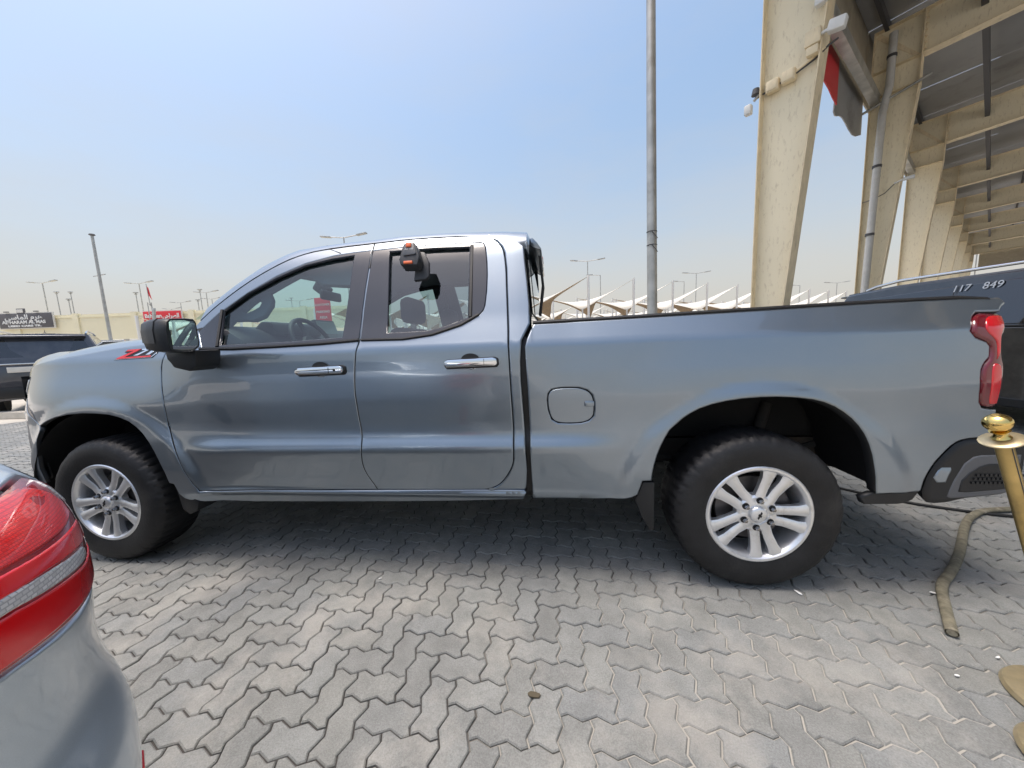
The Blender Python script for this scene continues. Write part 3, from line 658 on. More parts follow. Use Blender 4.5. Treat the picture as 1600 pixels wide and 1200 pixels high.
for i in range(-150, 170):
    for j in range(-20, 125):
        m_ = (i+j) % 4
        if m_ not in (0,2): continue
        h = m_ == 0
        x = OX+(i+(1 if h else .5))*U; y = OY+(j+(.5 if h else 1))*U
        z, sx, sy = view((x,y,0))
        if z < .25 or abs(sx) > 1.60 or sy < -1.25: continue
        dist = hypot(x-camP.x, y-camP.y)
        if dist > 12.8: continue
        under = (-.9 < x < 4.85 and .10 < y < 2.0)
        left_car = (x < 1.92 and y < -1.24)
        seen = abs(sx) < 1.47 and sy > -1.11 and not left_car
        cells.append((0 if (seen and not (under and z > 2.9)) else 1, z, x, y, h))
cells.sort()
rng = random.Random(3)
SV_, SF_ = [], []
for k, (hid, z, x, y, h) in enumerate(cells):
    dz = rng.uniform(-.0018,.0018); rz = rng.uniform(-.016,.016); rx, ry = rng.uniform(-.012,.012), rng.uniform(-.012,.012)
    # gentle settling of the whole surface
    dz += .0016*sin(x*1.7+.6)*sin(y*2.1)
    if k < 300:
        o = bpy.data.objects.new('paver', me_h if h else me_v); COL.objects.link(o); o.parent = pave
        o.location = (x,y,dz); o.rotation_euler = (rx,ry,rz)
    else:
        V, F_ = bm_h if h else bm_v; s = len(SV_); n = len(V)//3; far = z > 3.5
        for (a,b,c) in (V[:2*n] if far else V): SV_.append((x+a-b*rz, y+b+a*rz, c*(3 if far and c < 0 else 1)+dz+rx*b-ry*a))
        for f in (F_[:1+n] if far else F_): SF_.append(tuple(q+s for q in f))
rest = mesh('paver_field', SV_, SF_, M['paver_stuff'], pave); rest['kind'] = 'stuff'
# lean kerb across the lane on the left, sandy strip beyond it
kb = mesh('kerb', *(lambda V: (V, [(0,1,2,3),(4,5,1,0),(3,2,6,7)]))([(-30,4.7,.12),(-5.0,4.7,.12),(-5.0,4.95,.12),(-30,4.95,.12),(-30,4.68,-.02),(-5.0,4.68,-.02),(-5.0,4.95,-.02),(-30,4.95,-.02)]), pmat('kerb_concrete',(.42,.39,.34),.85,var=.2,scale=3)); setp(kb, kind='structure')
# ------------------------------------------------------------------ the pickup truck (near flank is y = 0, centre line y = YC, nose towards -X)
YC = 1.03
def FS(x, z): return (x, S_side(x, z), z)
truck = empty('pickup_truck', (0,0,0), 'grey metallic extended-cab pickup truck parked side-on on the block paving', 'pickup truck')
def mirrored(o):
    c = copy_tree(o, o.parent); c.scale = (1,-1,1); c.location = (0, 2*YC, 0); return c
paintm = M['paint']
G = .0022
fd_out = rounded(T['fd_out']); rd_out = rounded(T['rd_out'])
fender = panel('front_fender', T['fender'], FS, paintm, truck, grid=.022, shrink=G, ret=M['black'])  # ret: edge returns painted black as gap shade, really body colour
bumper_side = [(-.80,1.043),(-.66,1.018),(-.43,.858),(-.468,.79),(-.492,.70),(-.50,.60),(-.485,.50),(-.62,.468),(-.80,.48)]
def FB(x, z): return (x, S_side(x, z)-.018*sstep(-.45,-.6,x)*(1-sstep(.93,1.03,z)) if x < -.45 else S_side(x,z), z)
bump_c = panel('bumper_corner', bumper_side, FB, paintm, truck, grid=.035, shrink=G, ret=M['black'])
door_f = panel('front_door', fd_out, FS, paintm, truck, holes=[T['dlo_f']], grid=.026, shrink=G, depth=.03, ret=M['black'])
door_r = panel('rear_door', rd_out, FS, paintm, truck, holes=[T['dlo_r']], grid=.026, shrink=G, depth=.03, ret=M['black'])
corner = panel('cab_corner', T['cab_corner'], FS, paintm, truck, grid=.03, shrink=G, depth=.05, lip=.010, ret=M['black'])
rocker = panel('rocker_panel', T['rocker'], FS, paintm, truck, grid=.03, shrink=.0015, depth=.04, gv=.012)
bed = panel('bed_side', rounded(T['bed'],1,30), FS, paintm, truck, holes=[inset(dedupe(T['fuel']), -.002)], grid=.024, shrink=G, depth=.05, lip=.009, ret=M['black'])
fuel = panel('fuel_door', rounded(T['fuel'],2,60), FS, paintm, truck, grid=.024, shrink=.0025, depth=.02, lip=.003, ret=M['black'])
fu = box('fuel_door_grip', (0,0,0), (.050,.016,.030), paintm, fuel, bevel=.0075)
fu.location = (max(p[0] for p in T['fuel'])-.024, S_side(2.9,.95)-.001, .955)
# black backing that puts shade into every gap, a few cm inside the skin
def FI(x, z): a = FS(x,z); return (a[0], a[1]+.034, a[2])
liner_poly = [(-.78,1.19),(-.5,1.26),(0,1.30),(.5,1.33),(.70,1.44),(.93,1.64),(1.2,1.80),(1.69,1.88),(2.35,1.88),(2.5,1.75),(2.58,1.4),(2.63,1.3),(4.62,1.36),(4.60,.80),(4.40,.60),(4.27,.50)]+[(x+.05*(1 if x>3.75 else -1),z+.03) for x,z in T['arch_r'][::-1]]+[(3.17,.50),(2.6,.43),(.68,.40),(.50,.45)]+[(x+(.03 if x>0 else -.03),z+.03) for x,z in T['arch_f'][::-1]]+[(-.56,.5),(-.78,.5)]
inner = panel('inner_panel', liner_poly, FI, M['black'], truck, holes=[inset(dedupe(T['dlo_f']),.004), inset(dedupe(T['dlo_r']),.004)], grid=.09, depth=.01, lip=.003)
# window surrounds and panes
def FG(x, z): a = FS(x,z); return (a[0], a[1]-.0025, a[2])
surr_f = panel('window_surround', T['surr_f'], FG, M['gloss'], door_f, holes=[T['glass_f']], grid=.05, shrink=.001, depth=.012, lip=.004)
surr_r = panel('window_surround', rounded(T['surr_r'],1,60), FG, M['gloss'], door_r, holes=[T['glass_r']], grid=.05, shrink=.001, depth=.012, lip=.004)
def FP(x, z): a = FS(x,z); return (a[0], a[1]+.020, a[2])
pane_f = panel('window_pane', inset(dedupe(T['glass_f']),-.006), FP, M['glass'], door_f, grid=.10, depth=.0005, lip=.001)
pane_r = panel('window_pane', inset(dedupe(T['glass_r']),-.006), FP, M['dkglass'], door_r, grid=.10, depth=.0005, lip=.001)
def strip(name, pts, F, off, r, mat, parent):
    q = []
    for u, v in pts:
        a = Vector(F(u,v)); e = 1e-3
        nn = (Vector(F(u+e,v))-a).cross(Vector(F(u,v+e))-a).normalized(); q.append(a+nn*off)
    return tube(name, q, r, mat, parent, 6)
df = dedupe(T['dlo_f']); dr = dedupe(T['dlo_r'])
strip('belt_moulding', T['belt_f'], FS, .003, .010, M['black'], door_f)
ib = [i for i,p in enumerate(dr)]
strip('belt_moulding', T['belt_r'], FS, .003, .008, M['black'], door_r)
strip('pillar_gap_shade', [(T['rd_out'][-1][0]*.5+T['fd_out'][7][0]*.5+.001, T['fd_out'][7][1]-.025)]+[q for q in T['fd_out'][8:13]], FS, -.0005, .0042, M['black'], door_r)  # black tube drawn in as the shade of the door gap
# glazing bar at the back of the rear window and the sail panel line of the front one
bar = dedupe(T['glass_r'])
xr_top = max(bar, key=lambda p: p[0]+p[1]); xr_bot = max(bar, key=lambda p: p[0]-p[1])
strip('division_bar', [(xr_top[0]+.014,xr_top[1]+.006),(xr_bot[0]+.014,xr_bot[1])], FS, .000, .012, M['black'], door_r)
gf = dedupe(T['glass_f']); strip('division_bar', [(gf[0][0]-.012,gf[0][1]-.01),(gf[1][0]-.012,gf[1][1]+.005)], FS, .001, .011, M['black'], door_f)
panel('pillar_trim', T['trim'], lambda x,z: (x, S_side(x,z)+.10, z), M['trim'], truck, holes=[T['trim_hole']], grid=.08, depth=.03, lip=.008)
# handles: chrome grip over a dark scoop
def handle(door, a, b, keyhole):
    (x0,z0),(x1,z1) = a, b; zc = (z0+z1)/2; xc = (x0+x1)/2; L = x1-x0
    y = S_side(xc, zc)
    prof = [(-L*.5,-.010),(-L*.49,.012),(-L*.42,.019),(L*.42,.024),(L*.49,.017),(L*.5,-.008),(L*.46,-.018),(-L*.45,-.021)]
    cup = lathe('handle_cup', [(.0001,0.004),(.02,.002),(.034,-.004),(.040,-.010)][::-1], M['black'], door, 20, 'Y')
    cup.location = (xc-.005, y-.0005, zc+.014); cup.scale = (1.25,.4,.85)
    low = lathe('handle_cup', [(.0001,-.006),(.02,-.005),(.032,-.002),(.036,.003)][::-1], M['chrome'], door, 20, 'Y')
    low.location = (xc-.004, y+.001, zc-.017); low.scale = (1.15,.8,.75)
    bm = bmesh.new(); add_prism(bm, [(u,v-.004) for u,v in [(p[0]*1.04,p[1]*1.30) for p in prof]], 'Y', -.010, .006, .004)
    bz = bmobj('handle_bezel', bm, M['black'], door, 40); bz.location = (xc,y,zc)
    bm = bmesh.new(); add_prism(bm, [(p[0],p[1]*1.02) for p in prof], 'Y', -.034, -.014, .008)
    h = bmobj('door_handle', bm, M['chrome'], door, 40); h.location = (xc, y, zc)
    if keyhole:
        k = lathe('key_lock', [(.0001,-.003),(.007,-.003),(.008,0)], M['black'], door, 14, 'Y'); k.location = (xc+L*.34, y-.034, zc+.002)
        bm = bmesh.new(); add_box(bm, (xc+L*.22,y-.0345,zc+.002), (.002,.003,.030)); bmobj('handle_seam', bm, M['black'], door)
    else:
        bm = bmesh.new(); add_box(bm, (xc+L*.26,y-.0345,zc+.003), (.002,.003,.032)); bmobj('handle_seam', bm, M['black'], door)
handle(door_f, *T['handle_f'], True); handle(door_r, *T['handle_r'], False)
# side badge: red Z, silver 71 in a dark slanted surround
def patch(name, poly, off, mat, parent, ext=.003):
    e = .001
    def FF(x, z): a = FS(x,z); return a
    return panel(name, poly, FF, mat, parent, grid=.05, depth=ext, lip=.0015, off=off)
bx0, bx1, bz0, bz1 = .142, .405, 1.268, 1.326
def bq(u, v): return (bx0+(bx1-bx0)*u+.030*v, bz0+(bz1-bz0)*v+ .006*u)
badge = patch('side_badge', [bq(-.10,-.02),(bq(.93,-.02)),bq(1.0,.45),bq(.94,1.02),bq(.02,1.02),bq(.0,.75),bq(.10,.62)], .002, M['black'], fender, .003)
patch('badge_letter', [bq(.04,.98),bq(.40,.98),bq(.36,.80),bq(.14,.20),bq(.88,.20),bq(.88,.06),bq(-.06,.06),bq(-.03,.20),bq(.24,.80),bq(.04,.80)], .0045, M['redsign'], badge, .002)
patch('badge_letter', [bq(.43,.98),bq(.70,.98),bq(.68,.82),bq(.47,.30),bq(.34,.30),bq(.56,.82),bq(.45,.82)], .0045, M['chrome'], badge, .002)
patch('badge_letter', [bq(.74,.98),bq(.93,.98),bq(.80,.30),bq(.68,.30),bq(.78,.84),bq(.73,.84)], .0045, M['chrome'], badge, .002)
patch('badge_letter', [bq(-.08,.0),bq(.93,.0),bq(.99,.45),bq(.95,.45),bq(.90,.045),bq(-.06,.045)], .0042, M['chrome'], badge, .0015)
# rear lamp
FTL = lambda x, z: (x, S_side(min(x,4.70), z)-.004 + (max(0,x-4.70)**2)*3.2, z)
tl = panel('tail_lamp', rounded(T['tail_out'],1,70), FTL, M['dkred'], truck, grid=.03, shrink=.003, depth=.05, lip=.012)
for k in ('tail_in1','tail_in2'):
    panel('lamp_lens', rounded(T[k],2,60), FTL, M['red'], tl, grid=.03, depth=.004, lip=.006, off=.0035)
# mirrored flank
mirrored_parts = [fender, bump_c, door_f, door_r, corner, rocker, bed, inner, tl]
for o in mirrored_parts: mirrored(o)
# hood
ft = T['fend_top']; hs = T['hood_sil']
def interp(P, x, k):
    if x <= P[0][0]: return P[0][k]
    for a, b in zip(P, P[1:]):
        if x <= b[0]: return a[k]+(b[k]-a[k])*(x-a[0])/(b[0]-a[0])
    return P[-1][k]
rows = []
fz = [[x,z] for x,z in ft]
for i in range(25):
    x = -.80+(1.30)*i/24
    zf = interp(fz, x, 1)-.002; yf = S_side(x, zf)+.004
    zc = interp(hs, x, 2); zc = max(zc, zf+.03)
    row = [(x, yf+.02, zf-.03), (x, yf, zf)]
    for t in (.15,.35,.6,.85,1.0): row.append((x, yf+(.30-yf)*t, zf+(zc-zf)*(1-(1-t)**2)))
    for y in (.45,.65,.85,1.03): row.append((x-.02*(y-.3), y, zc+.022*sin((y-.3)/.73*pi/2)))
    row += [(a, 2*YC-b, c) for a, b, c in row[:-1][::-1]]
    rows.append(row)
nose_row = []
for (x,y,z) in rows[0]:
    t = min(1,abs(y-YC)/.82); nose_row.append((-.80-.16*(1-t**2.2), y, z-.03-.03*(1-t)))
rows = [[(x+.01,y,z-.05) for x,y,z in nose_row], nose_row]+rows
loft('hood', rows, paintm, truck, 60)
# front fascia: bumper, grille and headlamps follow the rounded nose
def nose_curve(z, dx, n=24, y0=.20):
    out = []
    for i in range(n+1):
        y = y0+(2*YC-2*y0)*i/n; t = min(1, abs(y-YC)/(YC-y0)); out.append((-.80-dx*(1-t**2.4), y, z))
    return out
loft('front_bumper', [nose_curve(.42,.12), nose_curve(.50,.17), nose_curve(.62,.20), nose_curve(.76,.20), nose_curve(.80,.17), nose_curve(.81,.10)], M['chrome'], truck, 40)
gr = loft('grille', [nose_curve(.80,.12), nose_curve(1.18,.12)], M['black'], truck, 60)
for i in range(5):
    z = .86+i*.065; loft('grille_bar', [nose_curve(z-.012,.135), nose_curve(z,.150), nose_curve(z+.012,.135)], M['chrome'], gr, 60)
for s in (0,1):
    hl = panel('headlamp', [(-.83,1.155),(-.70,1.16),(-.745,1.08),(-.83,1.045)], lambda x,z: (x, S_side(x,z)-.004, z), M['lens'], truck, grid=.03, depth=.04, lip=.006)
    fg = panel('fog_lamp', [(-.86,.95),(-.735,.945),(-.72,.86),(-.79,.80),(-.86,.83)], lambda x,z: (x, FB(x,z)[1]-.003, z), M['lens'], truck, grid=.03, depth=.04, lip=.006)
    if s:
        for o in (hl, fg): o.scale = (1,-1,1); o.location = (0,2*YC,0)
# roof: gap line -> crest -> centre
rg = T['roofgap']; rs = T['roof_sil']; rows = []
for i in range(29):
    x = .66+(2.63-.66)*i/28
    zg = interp([[a,b] for a,b in rg], x, 1)+.004
    if x > 2.25: zg = min(zg, interp([[2.25,zg],[2.40,1.895],[2.52,1.86],[2.63,1.80]], x, 1))
    zc = interp(rs, x, 2); yg = S_side(x, zg)
    zc = max(zc, zg+.02); yc = .50; pw = 2.2
    if x < 1.22:
        k = (x-.66)/.56; yc = yg+.085+(.50-yg-.085)*max(0,k)**3; pw = 1.35+.85*max(0,k)**3
        za, zb = interp(T['apillar'], x, 2), interp(rs, x, 2)
        zc = max(zg+.02, za+(zb-za)*(yc-.30)/.17-.004)
    row = [(x, yg+.03, zg-.03), (x, yg, zg)]
    for t in (.1,.25,.45,.7,1.0): row.append((x, yg+(yc-yg)*t, zg+(zc-zg)*(1-(1-t)**pw)))
    if x >= 1.22:
        for y in (.62,.78,.92,1.03): row.append((x, y, zc+.016*sin((y-.5)/.53*pi/2)))
    rows.append(row)
full = [r for r in rows if len(r) == 11]; pil = [r[:7] for r in rows if len(r) == 7]+[full[0][:7]]
roof = loft('roof', [r+[(a,2*YC-b,c) for a,b,c in r[:-1][::-1]] for r in full]+[[(2.645,y if y<YC else y,z-.035) for x,y,z in (full[-1]+[(a,2*YC-b,c) for a,b,c in full[-1][:-1][::-1]])]], paintm, truck, 50)
for s in (1,-1):
    o = loft('windscreen_pillar', [[(p[0],p[1],p[2]) for p in r]+[(r[-1][0]+.03,r[-1][1]+.02,r[-1][2]-.05),(r[1][0]+.02,r[1][1]+.06,r[1][2]-.05)] for r in pil], paintm, truck, 50)
    if s < 0: o.scale = (1,-1,1); o.location = (0,2*YC,0)
ws = []
for r in pil:
    x, y, z = r[-1]; row = []
    for i in range(13):
        yy = y+.01+(2*YC-2*y-.02)*i/12; t = (yy-YC)/(YC-y); row.append((x-.05*(1-t*t)*min(1,(1.25-x)/.3+.2), yy, z+.012*(1-t*t)))
    ws.append(row)
x0 = ws[0]; ws = [[(x-.13, y-.01*(1 if y<YC else -1), z-.085) for x,y,z in x0]]+ws
wind = loft('windscreen', ws, M['glass'], truck, 180)
cowl = box('cowl_panel', (.42,YC,1.375), (.30,1.62,.06), M['black'], truck, bevel=.02)
box('roof_antenna', (1.20,.62,1.972), (.085,.02,.035), M['black'], truck, bevel=.008, rot=Matrix.Rotation(radians(-14),3,'Y'))
# cab back wall with window, third brake lamp spoiler
bw = [(2.625,.27),(2.625,2*YC-.27)]
loft('cab_back_wall', [[(2.66,.10,.45),(2.66,2*YC-.10,.45)],[(2.66,.05,1.30),(2.66,2*YC-.05,1.30)],[(2.66,.13,1.43),(2.66,2*YC-.13,1.43)]], paintm, truck, 30)
for (y0,y1) in ((.17,.40),(.84,1.22),(1.66,1.89)):
    loft('back_pillar' , [[(2.665,y0+(.0),1.43),(2.665,y1,1.43)],[(2.63,YC+(y0-YC)*.80,1.86),(2.63,YC+(y1-YC)*.80,1.86)]], M['gloss'] if .5<y0<1 else paintm, truck)
loft('back_window', [[(2.668,.40,1.43),(2.668,1.66,1.43)],[(2.633,.53,1.86),(2.633,1.53,1.86)]], M['dkglass'], truck)
bm = bmesh.new()
sp = [(2.62,1.925),(2.655,1.928),(2.685,1.895),(2.712,1.855),(2.706,1.845),(2.665,1.875),(2.62,1.89)]
add_prism(bm, sp, 'Y', .56, 2*YC-.56, .008); spo = bmobj('rear_spoiler', bm, paintm, truck, 40)
box('brake_lamp', (2.700,YC,1.880), (.02,.30,.025), M['red'], spo, bevel=.004, rot=Matrix.Rotation(radians(-25),3,'Y'))
for yy in (.50,.60): tube('window_frame', [(2.69,yy,1.44),(2.715,yy,1.62),(2.700,yy,1.80)], .009, M['black'], truck, 6)
# bed: rail caps, inner walls, floor, tailgate
bt = T['bedtop']
cap_rows = []
for x,z in [(4.775,1.386)]+[tuple(q) for q in bt[1:]]:
    y = S_side(x,z); cap_rows.append([(x,y+.004,z-.006),(x,y-.001,z+.004),(x,y+.010,z+.013),(x,y+.085,z+.013),(x,y+.092,z-.02)])
rail = loft('bed_rail_cap', cap_rows, M['black'], truck, 50)
o = rail.copy(); COL.objects.link(o); o.scale = (1,-1,1); o.location = (0,2*YC,0)
for s in (1,-1):
    o = box('bed_wall', (3.70, .20, 1.21), (2.06,.02,.34), paintm, truck)
    if s < 0: o.location = (3.70*0, 2*YC-.40, 0)
box('bed_floor', (3.70,YC,1.03), (2.08,1.7,.03), M['black'], truck)
box('bed_front_wall', (2.70,YC,1.06), (.03,1.74,.56), paintm, truck)
tg = box('tailgate', (4.755,YC,1.07), (.06,1.70,.60), paintm, truck, bevel=.015)
box('tailgate_handle', (4.79,YC,1.20), (.02,.30,.07), M['black'], tg, bevel=.008)
# rear bumper: dark cap outside, body colour face with corner step
bp = [(p[0],p[2]) for p in T['bumper_px']]
bp = [p for p in bp if p[0] < 4.79]
def bump_row(y, s, dx=0): return [((x-4.49)*1+4.49+dx*(x-4.49)/.3, y, z) for x, z in s]
outl = [(4.490,.500),(4.503,.569),(4.528,.630),(4.563,.682),(4.603,.730),(4.640,.750),(4.722,.757),(4.86,.757),(4.885,.735),(4.885,.52),(4.80,.487),(4.67,.468),(4.594,.446),(4.544,.4405),(4.512,.446),(4.495,.468)]
def shr(P, d): return inset(P, d)
rb = loft('rear_bumper', [[(x,.115,z) for x,z in shr(outl,.02)], [(x,.075,z) for x,z in shr(outl,.004)], [(x,.060,z) for x,z in outl], [(x,.050,z) for x,z in shr(outl,.012)], [(x,.050,z) for x,z in shr(outl,.028)]], M['black'], truck, 40, closed=True, caps=True)
face = [(4.592,.512),(4.606,.560),(4.640,.640),(4.674,.672),(4.705,.680),(4.86,.682),(4.868,.52),(4.80,.494),(4.67,.476),(4.600,.470),(4.584,.478)]
panel('bumper_face', face, lambda x,z: (x,.046,z), M['gadget2'], rb, grid=.04, depth=.02, lip=.008)
panel('bumper_face', [(4.520,.572),(4.552,.640),(4.590,.690),(4.625,.712),(4.655,.716),(4.648,.694),(4.626,.668),(4.600,.628),(4.580,.580),(4.572,.548),(4.535,.548)], lambda x,z: (x,.044+.30*max(0,z-.60),z), paintm, rb, grid=.03, depth=.02, lip=.008)
panel('bumper_step', [(4.632,.560),(4.660,.598),(4.695,.628),(4.735,.640),(4.862,.642),(4.862,.535),(4.80,.520),(4.66,.503),(4.625,.505)], lambda x,z: (x,.042,z), M['black'], rb, grid=.04, depth=.02, lip=.006)
bm = bmesh.new()
for i in range(11):
    for j in range(3):
        add_box(bm, (4.672+i*.0175+j*.008,.040,.552+j*.018), (.010,.006,.011))
bmobj('step_tread', bm, M['black'], rb)
loft('rear_bumper_bar', [[(4.885,y,z) for y in (.06,.3,YC,2*YC-.3,2*YC-.06)] for z in (.50,.74)]+[[(4.80,y,.757) for y in (.06,.3,YC,2*YC-.3,2*YC-.06)]], M['chrome'], truck, 40)
panel('bed_valance', [(4.255,.502),(4.47,.503),(4.445,.462),(4.40,.450),(4.22,.446),(4.205,.48)], lambda x,z: (x, S_side(x,.5)+.012, z), M['black'], truck, grid=.04, depth=.03, lip=.006)
# mud flaps
for pts in ([(3.205,.545),(3.262,.545),(3.262,.285),(3.238,.285),(3.20,.36),(3.165,.445)], [(.47,.515),(.515,.505),(.545,.45),(.62,.40),(.60,.34),(.545,.315),(.50,.345)]):
    for s in (1,-1):
        o = prism('mud_flap', pts, 'Y', .03, .26, M['black'], truck, .006)
        if s < 0: o.scale = (1,-1,1); o.location = (0,2*YC,0)
# wheel wells, frame, axles
def well(cx, arch, r0):
    ang = [pi*i/24 for i in range(25)]
    rows = []
    for y in (.03,.08,.40,.46): rows.append([(cx+(r0+.02)*cos(a)*1.0, y, .42+r0*1.0*sin(a)) for a in ang])
    rows.append([(cx+.1*cos(a), .47, .42+.1*sin(a)) for a in ang])
    o = loft('wheel_well', rows, M['liner'], truck, 60)
    c = o.copy(); COL.objects.link(c); c.scale = (1,-1,1); c.location = (0,2*YC,0)
well(0, None, .545); 
def rear_well():
    P = dedupe(T['arch_r']); rows = []
    for y, d in ((.04,-.004),(.10,-.03),(.42,-.03)): 
        rows.append([(3.745+(x-3.745)*(1-d*1.2), y, z-d) for x,z in P])
    rows.append([(3.745+(x-3.745)*.3, .43, .75+(z-.75)*.3) for x,z in P])
    o = loft('wheel_well', rows[:3], M['liner'], truck, 60)
    c = o.copy(); COL.objects.link(c); c.scale = (1,-1,1); c.location = (0,2*YC,0)
rear_well()
for s in (1,-1):
    o = box('splash_shield', (-.66,.33,.76), (.30,.16,.56), M['liner'], truck)
    if s < 0: o.location = (0,2*YC-.66,0)
for s in (1,-1):
    o = box('wheel_house', (3.72,.50,.83), (1.25,.05,.34), M['liner'], truck)
    if s < 0: o.location = (0,2*YC-1.0,0)
box('bed_underside', (3.70,YC,.985), (2.1,1.6,.03), M['liner'], truck)
for y in (.55, 2*YC-.55): box('chassis_rail', (2.0,y,.56), (5.2,.07,.15), M['under'], truck)
tube('axle', [(3.745,.2,.40),(3.745,2*YC-.2,.40)], .05, M['under'], truck, 10)
tube('axle', [(0,.2,.40),(0,2*YC-.2,.40)], .035, M['under'], truck, 10)
for y in (.42, 2*YC-.42):
    bm = bmesh.new(); 
    for k in range(3): add_tube(bm, [(3.1+.12*k,y,.60-.02*k),(3.745,y,.49-.018*k),(4.42-.12*k,y,.66-.02*k)], .016, 6)
    bmobj('leaf_spring', bm, M['under'], truck, 50)
    tube('shock_absorber', [(3.85,y-.05,.42),(4.02,y+.05,.86)], .03, M['under'], truck, 10)
tube('exhaust_pipe', [(2.2,.75,.47),(3.5,.72,.50),(4.1,.70,.50),(4.55,.62,.44)], .035, M['under'], truck, 10)
box('fuel_tank', (2.45,.62,.50), (1.0,.34,.2), M['under'], truck, bevel=.04)
box('floor_pan', (1.65,YC,.52), (2.0,1.75,.05), M['under'], truck)
# wheels
def tyre_mesh():
    prof = [(.232,.012),(.240,.000),(.262,-.006),(.300,-.014),(.340,-.012),(.366,-.002),(.378,.010),(.388,.022),(.394,.040),(.397,.070),(.398,.100),(.398,.132)]
    prof = prof+[(r,.264-h) for r,h in prof[:-1][::-1]]
    N = 288; V = []; Fc = []
    for i, (r,h) in enumerate(prof):
        for k in range(N):
            a = 2*pi*k/N; rr = r; ph = k % 6
            edge = min(h, .264-h)
            if .008 < edge < .035 and ph in (0,1): rr -= .007 if edge > .022 else .004
            if .038 < edge < .075 and (k+2) % 6 < 2: rr -= .008
            if .36 < r < .385 and edge < .012 and (k//6) % 2 == 0: rr += .0025
            if .095 < edge < .105: rr -= .007
            V.append((rr*cos(a), h, rr*sin(a)))
    m = len(prof)
    for i in range(m-1):
        for k in range(N): Fc.append((i*N+k, (i+1)*N+k, (i+1)*N+(k+1)%N, i*N+(k+1)%N))
    me = bpy.data.meshes.new('tyre'); me.from_pydata(V, [], Fc); me.update()
    me.polygons.foreach_set('use_smooth', [True]*len(me.polygons)); me.set_sharp_from_angle(angle=radians(38))
    return me
def rim_bm():
    bm = bmesh.new()
    add_lathe(bm, [(.243,.004),(.247,-.001),(.241,-.006),(.230,-.005),(.221,.004),(.216,.014),(.212,.05),(.206,.10),(.205,.20),(.238,.225)], 64, 'Y', caps=False)
    return bm
def spokes_bm():
    bm = bmesh.new()
    for p in range(5):
        c = radians(138+72*p)
        for s in (-1,1):
            a0, a1, am = c+s*radians(21), c+s*radians(12.0), c+s*radians(13.5)
            secs = []
            for (r,a,w,y0,y1) in ((.052,a0,.030,.006,.050),(.085,c+s*radians(18),.0235,.010,.050),(.13,am,.0225,.010,.045),(.185,c+s*radians(12.3),.0245,.002,.042),(.224,a1,.033,.000,.045)):
                d = Vector((cos(a),0,sin(a))); n_ = Vector((-sin(a),0,cos(a)))
                q = d*r
                secs.append([q-n_*w+Vector((0,y0+.006,0)), q-n_*w*.55+Vector((0,y0,0)), q+n_*w*.55+Vector((0,y0,0)), q+n_*w+Vector((0,y0+.006,0)), q+n_*w*.8+Vector((0,y1,0)), q-n_*w*.8+Vector((0,y1,0))])
            R = [[bm.verts.new(v) for v in S] for S in secs]
            for A, B in zip(R, R[1:]):
                for k in range(6): bm.faces.new((A[k],A[(k+1)%6],B[(k+1)%6],B[k]))
            bm.faces.new(R[0]); bm.faces.new(R[-1])
    add_lathe(bm, [(.0001,.012),(.05,.010),(.084,.010),(.094,.018),(.096,.05),(.0001,.05)], 40, 'Y')
    return bm
tyre_me = tyre_mesh()
def make_wheel(x, rot):
    w = empty('wheel', (x,0.004,.394), parent=truck)
    link('tyre', tyre_me, M['rubber'], w)
    bmobj('rim', rim_bm(), M['alloy'], w, 35).rotation_euler = (0,rot,0)
    bmobj('spokes', spokes_bm(), M['alloy'], w, 32).rotation_euler = (0,rot,0)
    lathe('brake_disc', [(.05,.085),(.165,.085),(.165,.105),(.05,.105)], M['disc'], w, 40, 'Y')
    box('brake_caliper', (.12,.085,.06), (.09,.05,.15), M['disc'], w, bevel=.012, rot=Matrix.Rotation(-.45,3,'Y'))
    lathe('wheel_backing', [(.0001,.14),(.205,.14)], M['liner'], w, 32, 'Y')
    hc = lathe('hub_cap', [(.0001,-.010),(.024,-.009),(.036,-.006),(.041,.000),(.042,.012)], M['alloy'], w, 32, 'Y'); hc.rotation_euler = (0,rot,0)
    bm = bmesh.new(); add_prism(bm, [(-.021,-.003),(-.016,.0035),(-.005,.0035),(-.003,.008),(.007,.008),(.005,.0035),(.021,.0035),(.016,-.003),(.005,-.003),(.003,-.008),(-.007,-.008),(-.005,-.003)], 'Y', -.0125, -.007)
    e = bmobj('wheel_emblem', bm, M['black'], w); e.rotation_euler = (0, -radians(62), 0)
    nm = None
    for k in range(6):
        a = radians(15+60*k)+.18
        if nm is None:
            bm = bmesh.new(); add_lathe(bm, [(.0001,-.016),(.008,-.015),(.0105,-.011),(.011,.012)], 6, 'Y'); o = bmobj('lug_nut', bm, M['nut'], w); nm = o.data
            bm = bmesh.new(); add_lathe(bm, [(.0165,.0085),(.0165,.0112),(.0001,.0112)], 16, 'Y'); pk = bmobj('lug_seat', bm, M['black'], w); pm = pk.data
        else: o = link('lug_nut', nm, None, w); pk = link('lug_seat', pm, None, w)
        o.location = (.0695*cos(a),0,.0695*sin(a)); pk.location = (.0695*cos(a),-.0022,.0695*sin(a))
    return w
wr = make_wheel(3.745, 0.0); wf = make_wheel(0.0, 0.28)
for w in (wr, wf):
    c = copy_tree(w, truck); c.scale = (1,-1,1); c.location = (w.location.x, 2*YC-.004, .394)
wf.rotation_euler = (0,0,radians(0))
